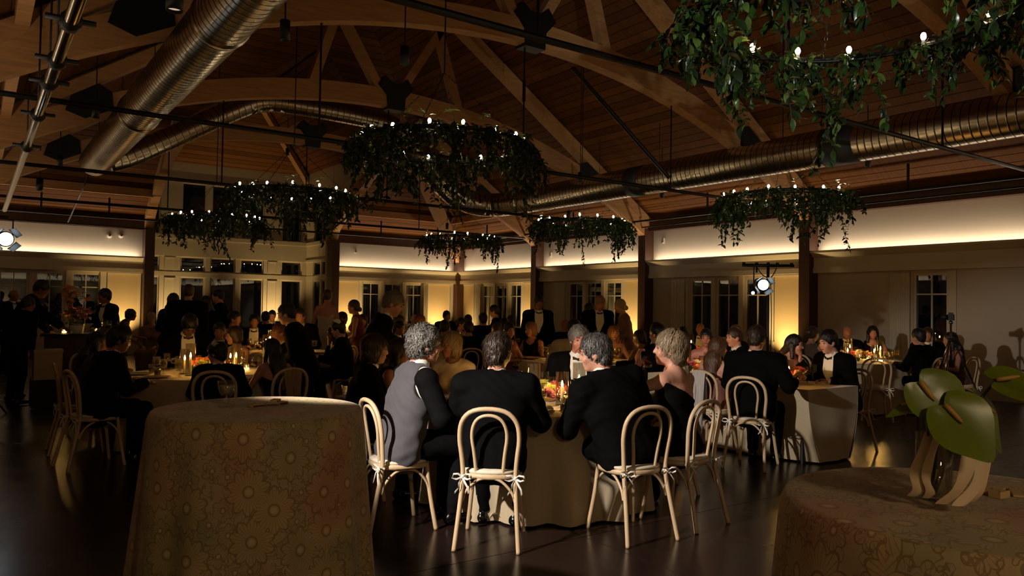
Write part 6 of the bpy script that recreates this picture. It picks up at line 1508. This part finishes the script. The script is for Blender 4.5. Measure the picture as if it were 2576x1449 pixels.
# ------------------------------------------------------------------ camera on tripod, lighting stands
TP = Vector((11.527, 5.344, 1.199)); TP.z = 0
t = thing('tripod', 'camera tripod with shiny silver legs near the bare wall', 'tripod', TP)
MB().tube([(0, 0, .85), (0, 0, 1.40)], .014, 10).obj('centre_column', M['chrome'], t, True)
for k in range(3):
    a = -.95+k*2*PI/3; e = Vector((math.cos(a), math.sin(a), 0)); l = MB().tube([e*.03+Vector((0, 0, 1.17)), e*.26+Vector((0, 0, .62))], .013, 8).obj('leg', M['chrome' if k != 0 else 'black'], t, True)
    MB().tube([e*.26+Vector((0, 0, .62)), e*.52+Vector((0, 0, .0))], .010, 8).obj('lower_leg', M['black'], l, True)
MB().ball((0, 0, 1.17), (.045, .045, .03), 10, 6).obj('spider', M['black'], t, True); MB().ball((0, 0, 1.42), .03, 10, 6).obj('ball_head', M['chrome'], t, True)
t = thing('camera_body', 'black still camera mounted on the tripod', 'camera', TP+Vector((0, 0, 1.445)), math.radians(25))
m = MB(); m.box((0, 0, .05), (.13, .07, .09)); m.box((0, 0, .105), (.05, .06, .03)); m.box((.045, .0, .05), (.035, .09, .09)); m.obj('body', M['black'], t); MB().tube([(0, .03, .05), (0, .13, .05)], .036, 14).obj('lens', M['black'], t, True); MB().box((-.02, -.01, .125), (.03, .03, .015)).obj('hot_shoe', M['chrome'], t)
def par_lamp(par, c, d, r=.10, L=.26):
    d = Vector(d).normalized(); c = Vector(c)
    MB().tube([c-d*L, c-d*L*.9, c-d*L*.3, c], [r*.6, r*.85, r*.95, r], 16).obj('lamp_housing', M['black'], par, True)
    u = d.orthogonal().normalized(); v = d.cross(u); R = [c+d*.004+u*r*.86*math.cos(a)+v*r*.86*math.sin(a) for a in np.linspace(0, 2*PI, 21)[:-1]]
    MB().add(R, [tuple(range(20))]).obj('lamp_lens', M['lens'], par)
    sd = d.cross(Vector((0, 0, 1))).normalized(); q = c-d*L*.45
    m = MB().tube([q+sd*r*1.15, q+sd*r*1.15+Vector((0, 0, .26)), q-sd*r*1.15+Vector((0, 0, .26)), q-sd*r*1.15], .010, 6); m.obj('yoke', M['black'], par)
    for a in range(4):
        b = a*PI/2; e = u*math.cos(b)+v*math.sin(b); f = d.cross(e); P = [c+e*r*1.02+f*r*.7, c+e*r*1.02-f*r*.7, c+e*r*1.5-f*r*.6+d*.10, c+e*r*1.5+f*r*.6+d*.10]
        MB().add(P+[p+d*.004+e*.004 for p in P], [(0, 1, 2, 3), (7, 6, 5, 4), (0, 4, 5, 1), (1, 5, 6, 2), (2, 6, 7, 3), (3, 7, 4, 0)]).obj('barn_door', M['black'], par)
SP = Vector((9.011, 6.605, 2.000)); sz = (9.006, 6.603, 2.177)[2]; SP.z = 0
t = thing('lighting_stand', 'black lighting stand with a crossbar and one lit lamp before the windows', 'light stand', SP)
MB().tube([(0, 0, .1), (0, 0, sz)], .020, 10).obj('pole', M['black'], t, True)
for k in range(3):
    a = k*2*PI/3+.4; e = Vector((math.cos(a), math.sin(a), 0)); MB().tube([Vector((0, 0, .75)), e*.55], .012, 6).obj('leg', M['black'], t, True)
xd = Vector((.80, -.58, 0)); MB().tube([xd*-.36+Vector((0, 0, sz)), xd*.36+Vector((0, 0, sz))], .022, 8).obj('crossbar', M['black'], t, True)
for s in (-.34, -.16, 0, .13, .33): MB().box(xd*s+Vector((0, 0, sz+.012)), (.03, .03, .06)).obj('bar_clamp', M['black'], t)
MB().tube(smooth([xd*-.16+Vector((0, 0, sz-.02)), xd*-.08+Vector((0, 0, sz-.14)), xd*0+Vector((.02, -.02, sz-.18)), xd*.08+Vector((0, 0, sz-.12)), xd*.12+Vector((0, 0, sz-.03))], 2), .007, 6).obj('cable', M['black'], t, True)
MB().tube(smooth([Vector((.03, -.02, sz-.2)), Vector((.05, -.03, 1.4)), Vector((.03, -.02, .8)), Vector((.06, -.03, .02))], 2), .006, 6).obj('cable', M['black'], t, True)
lp = xd*-.085+Vector((0, 0, (8.937, 6.660, 1.905)[2])); par_lamp(t, lp+Vector((-.05, -.06, 0)), (-.6, -.75, -.12), .085, .28)
MB().tube([xd*-.16+Vector((0, 0, sz)), xd*-.16+Vector((0, 0, sz-.10))], .014, 6).obj('hook_clamp', M['black'], t)
MB().ball(lp+Vector((-.22, -.02, -.115)), .022, 8, 6).obj('indicator_lens', M['lens'], t, True)
LP = Vector((0.332, 12.229, 2.347)); t = thing('lighting_stand', 'bright stage lamp with barn doors on a stand at the bar-side picture edge', 'light stand', (LP.x-.42, LP.y+.15, 0))
MB().tube([(0, 0, .1), (0, 0, LP.z+.05)], .02, 8).obj('pole', M['black'], t, True); MB().tube([(0, 0, LP.z+.30), (.45, -.16, LP.z+.30)], .018, 8).obj('crossbar', M['black'], t, True); MB().tube([(0, 0, LP.z), (0, 0, LP.z+.32)], .018, 8).obj('riser', M['black'], t, True)
for k in range(3):
    a = k*2*PI/3; e = Vector((math.cos(a), math.sin(a), 0)); MB().tube([Vector((0, 0, .75)), e*.5], .012, 6).obj('leg', M['black'], t, True)
par_lamp(t, (.42, -.19, LP.z), (.30, -.92, -.10), .105, .24)
# floor uplights that throw the amber light
for i, (x, y, s) in enumerate(UPL):
    lb = (['by the nearest lit wall panel', 'by the second lit wall panel', 'by the third lit wall panel', 'by the end wall beside the corner post', 'in the room corner of the long wall', 'by the end wall past the bay pillar', 'by the end wall beside the bar', 'under the first bay pilaster', 'under the second bay pilaster']+['behind the camera by the bar-side wall', 'far behind the camera by the bar-side wall', 'at the rear wall near the bar side', 'at the middle of the rear wall', 'at the far end of the rear wall'])[i]
    t = thing('floor_uplight', 'black amber floor uplight %s' % lb, 'uplight', (x, y, 0), 0, 'amber floor uplights')
    MB().lathe([(.001, .02), (.07, .02), (.08, .17), (.07, .17), (.06, .05), (.001, .05)], 14).obj('housing', M['black'], t, True); MB().bb(-.09, .09, -.05, .05, 0, .02).obj('foot', M['black'], t)
# ------------------------------------------------------------------ the bar
BX, BYY = (1.233, 14.095, 0.626)[0], (1.233, 14.095, 0.626)[1]
t = thing('bar_counter', 'dark wooden bar counter under the tall bouquet', 'bar', (BX, BYY, 0), math.radians(-8))
MB().bb(-.28, .85, -.3, .3, 0, .98).obj('body', M['post'], t); MB().bb(-.33, .90, -.36, .36, .98, 1.02).obj('countertop', M['black'], t)
for a in (-.08, .28, .64): MB().bb(a-.14, a+.14, -.315, -.3, .1, .9).obj('panel', M['post'], t)
o = MB().bb(-.18, .18, -.18, .18, .02, .42).bb(-.19, .19, -.19, .19, .42, .46).obj('storage_box', M['cloth'], None, False, (BX-.30, BYY-.75, .35)); 
MB().bb(-.21, .21, -.20, .20, -.35, .02).obj('pedestal', M['black'], o); tag(o, 'pale linen-covered box in front of the bar', 'box')
t = thing('flower_arrangement', 'tall loose bouquet standing on the bar', 'flowers', (BX+.10, BYY, 1.02))
MB().lathe([(.001, .003), (.06, .003), (.085, .10), (.075, .20), (.07, .20), (.078, .10), (.001, .01)], 16).obj('vase', M['clear'], t, True)
rg = random.Random(99); stm = MB()
for k in range(34):
    a = rg.uniform(0, 6.28); h = rg.uniform(.2, .72); d = rg.uniform(.02, .28)*(1.1-.6*h); q = Vector((d*math.cos(a), d*math.sin(a), h)); o = mk('flower', flower(rg.choice(('rose', 'cluster', 'orchid')), rg.choice(('mauve', 'peach', 'cream', 'mauve'))), t); o.location = q; o.scale = (1.2,)*3; o.rotation_euler = (rg.uniform(-.8, .8), rg.uniform(-.8, .8), a)
    stm.tube([(0, 0, .03), q*.5+Vector((0, 0, .06)), q], .003, 4)
for k in range(60):
    a = rg.uniform(0, 6.28); h = rg.uniform(.12, .75); d = rg.uniform(.03, .36)*(1.1-.6*h); o = mk('leaf', leafmesh(rg.randrange(4), rg.choice(('leaf', 'leaf_b'))), t); o.location = (d*math.cos(a), d*math.sin(a), h); o.rotation_euler = (rg.uniform(-.4, .9), rg.uniform(-.4, .4), a)
stm.obj('stem', M['leaf'], t)
for i, (dx, dy) in enumerate(((-.25, -.1), (-.15, .1), (.50, -.15), (.62, .1), (.74, -.12))):
    P_wine((BX+dx, BYY+dy, 1.022), 0, 'empty wine glass on the bar, %s' % ['at the waiter end', 'second from the waiter end', 'just past the bouquet', 'second past the bouquet', 'farthest from the waiter'][i], 'glass', 'glasses on the bar')
P_vot((BX-.05, BYY-.22, 1.022), 0, 'lit votive cup on the bar in front of the bouquet', 'candle', 'votive candles'); P_vot((BX+.40, BYY-.2, 1.022), 0, 'lit votive cup on the bar among the glasses', 'candle', 'votive candles')
o = MB().lathe([(.001, .003), (.085, .003), (.11, .15), (.105, .15), (.08, .01), (.001, .01)], 18).obj('ice_bucket', M['napkin'], None, True, (BX+.12, BYY-.27, 1.022)); MB().lathe([(.108, .135), (.116, .145), (.108, .155)], 18).obj('rim', M['silver'], o, True); tag(o, 'white ice bucket on the bar below the bouquet', 'bucket')
# small white fixtures on the upper walls
def fixture(x, y, z, kind, label):
    t = thing('wall_sensor', label, 'sensor', (x, y, z), 0, 'small white wall fixtures')
    dx = (-1, 0) if kind == 'x' else (0, -1)
    if 'dome' in label: MB().ball((dx[0]*.02, dx[1]*.02, 0), .075, 14, 8).obj('dome', M['paint'], t, True); MB().ball((dx[0]*.08, dx[1]*.08, .0), .03, 10, 6).obj('lens', mat('dark_lens', (.12, .11, .22), .2), t, True)
    else: MB().box((dx[0]*.03, dx[1]*.03, 0), (.06, .07, .14)).obj('housing', M['paint'], t); MB().box((dx[0]*.06, dx[1]*.06, -.05), (.07, .075, .03)).obj('visor', M['paint'], t)
    return t
fixture(3.17, YW-.01, 3.44, 'y', 'white dome sensor on the upper end wall by the bar'); fixture(3.47, YW-.01, 3.46, 'y', 'small white sensor beside the dome on the end wall')
fixture(10.77, YW-.01, 3.42, 'y', 'small white sensor on the end wall past the bay pillar')
fixture(XW-.01, 19.15, 3.24, 'x', 'small white sensor right of the second pillar'); fixture(XW-.01, 14.30, 3.38, 'x', 'small white sensor right of the third pillar')
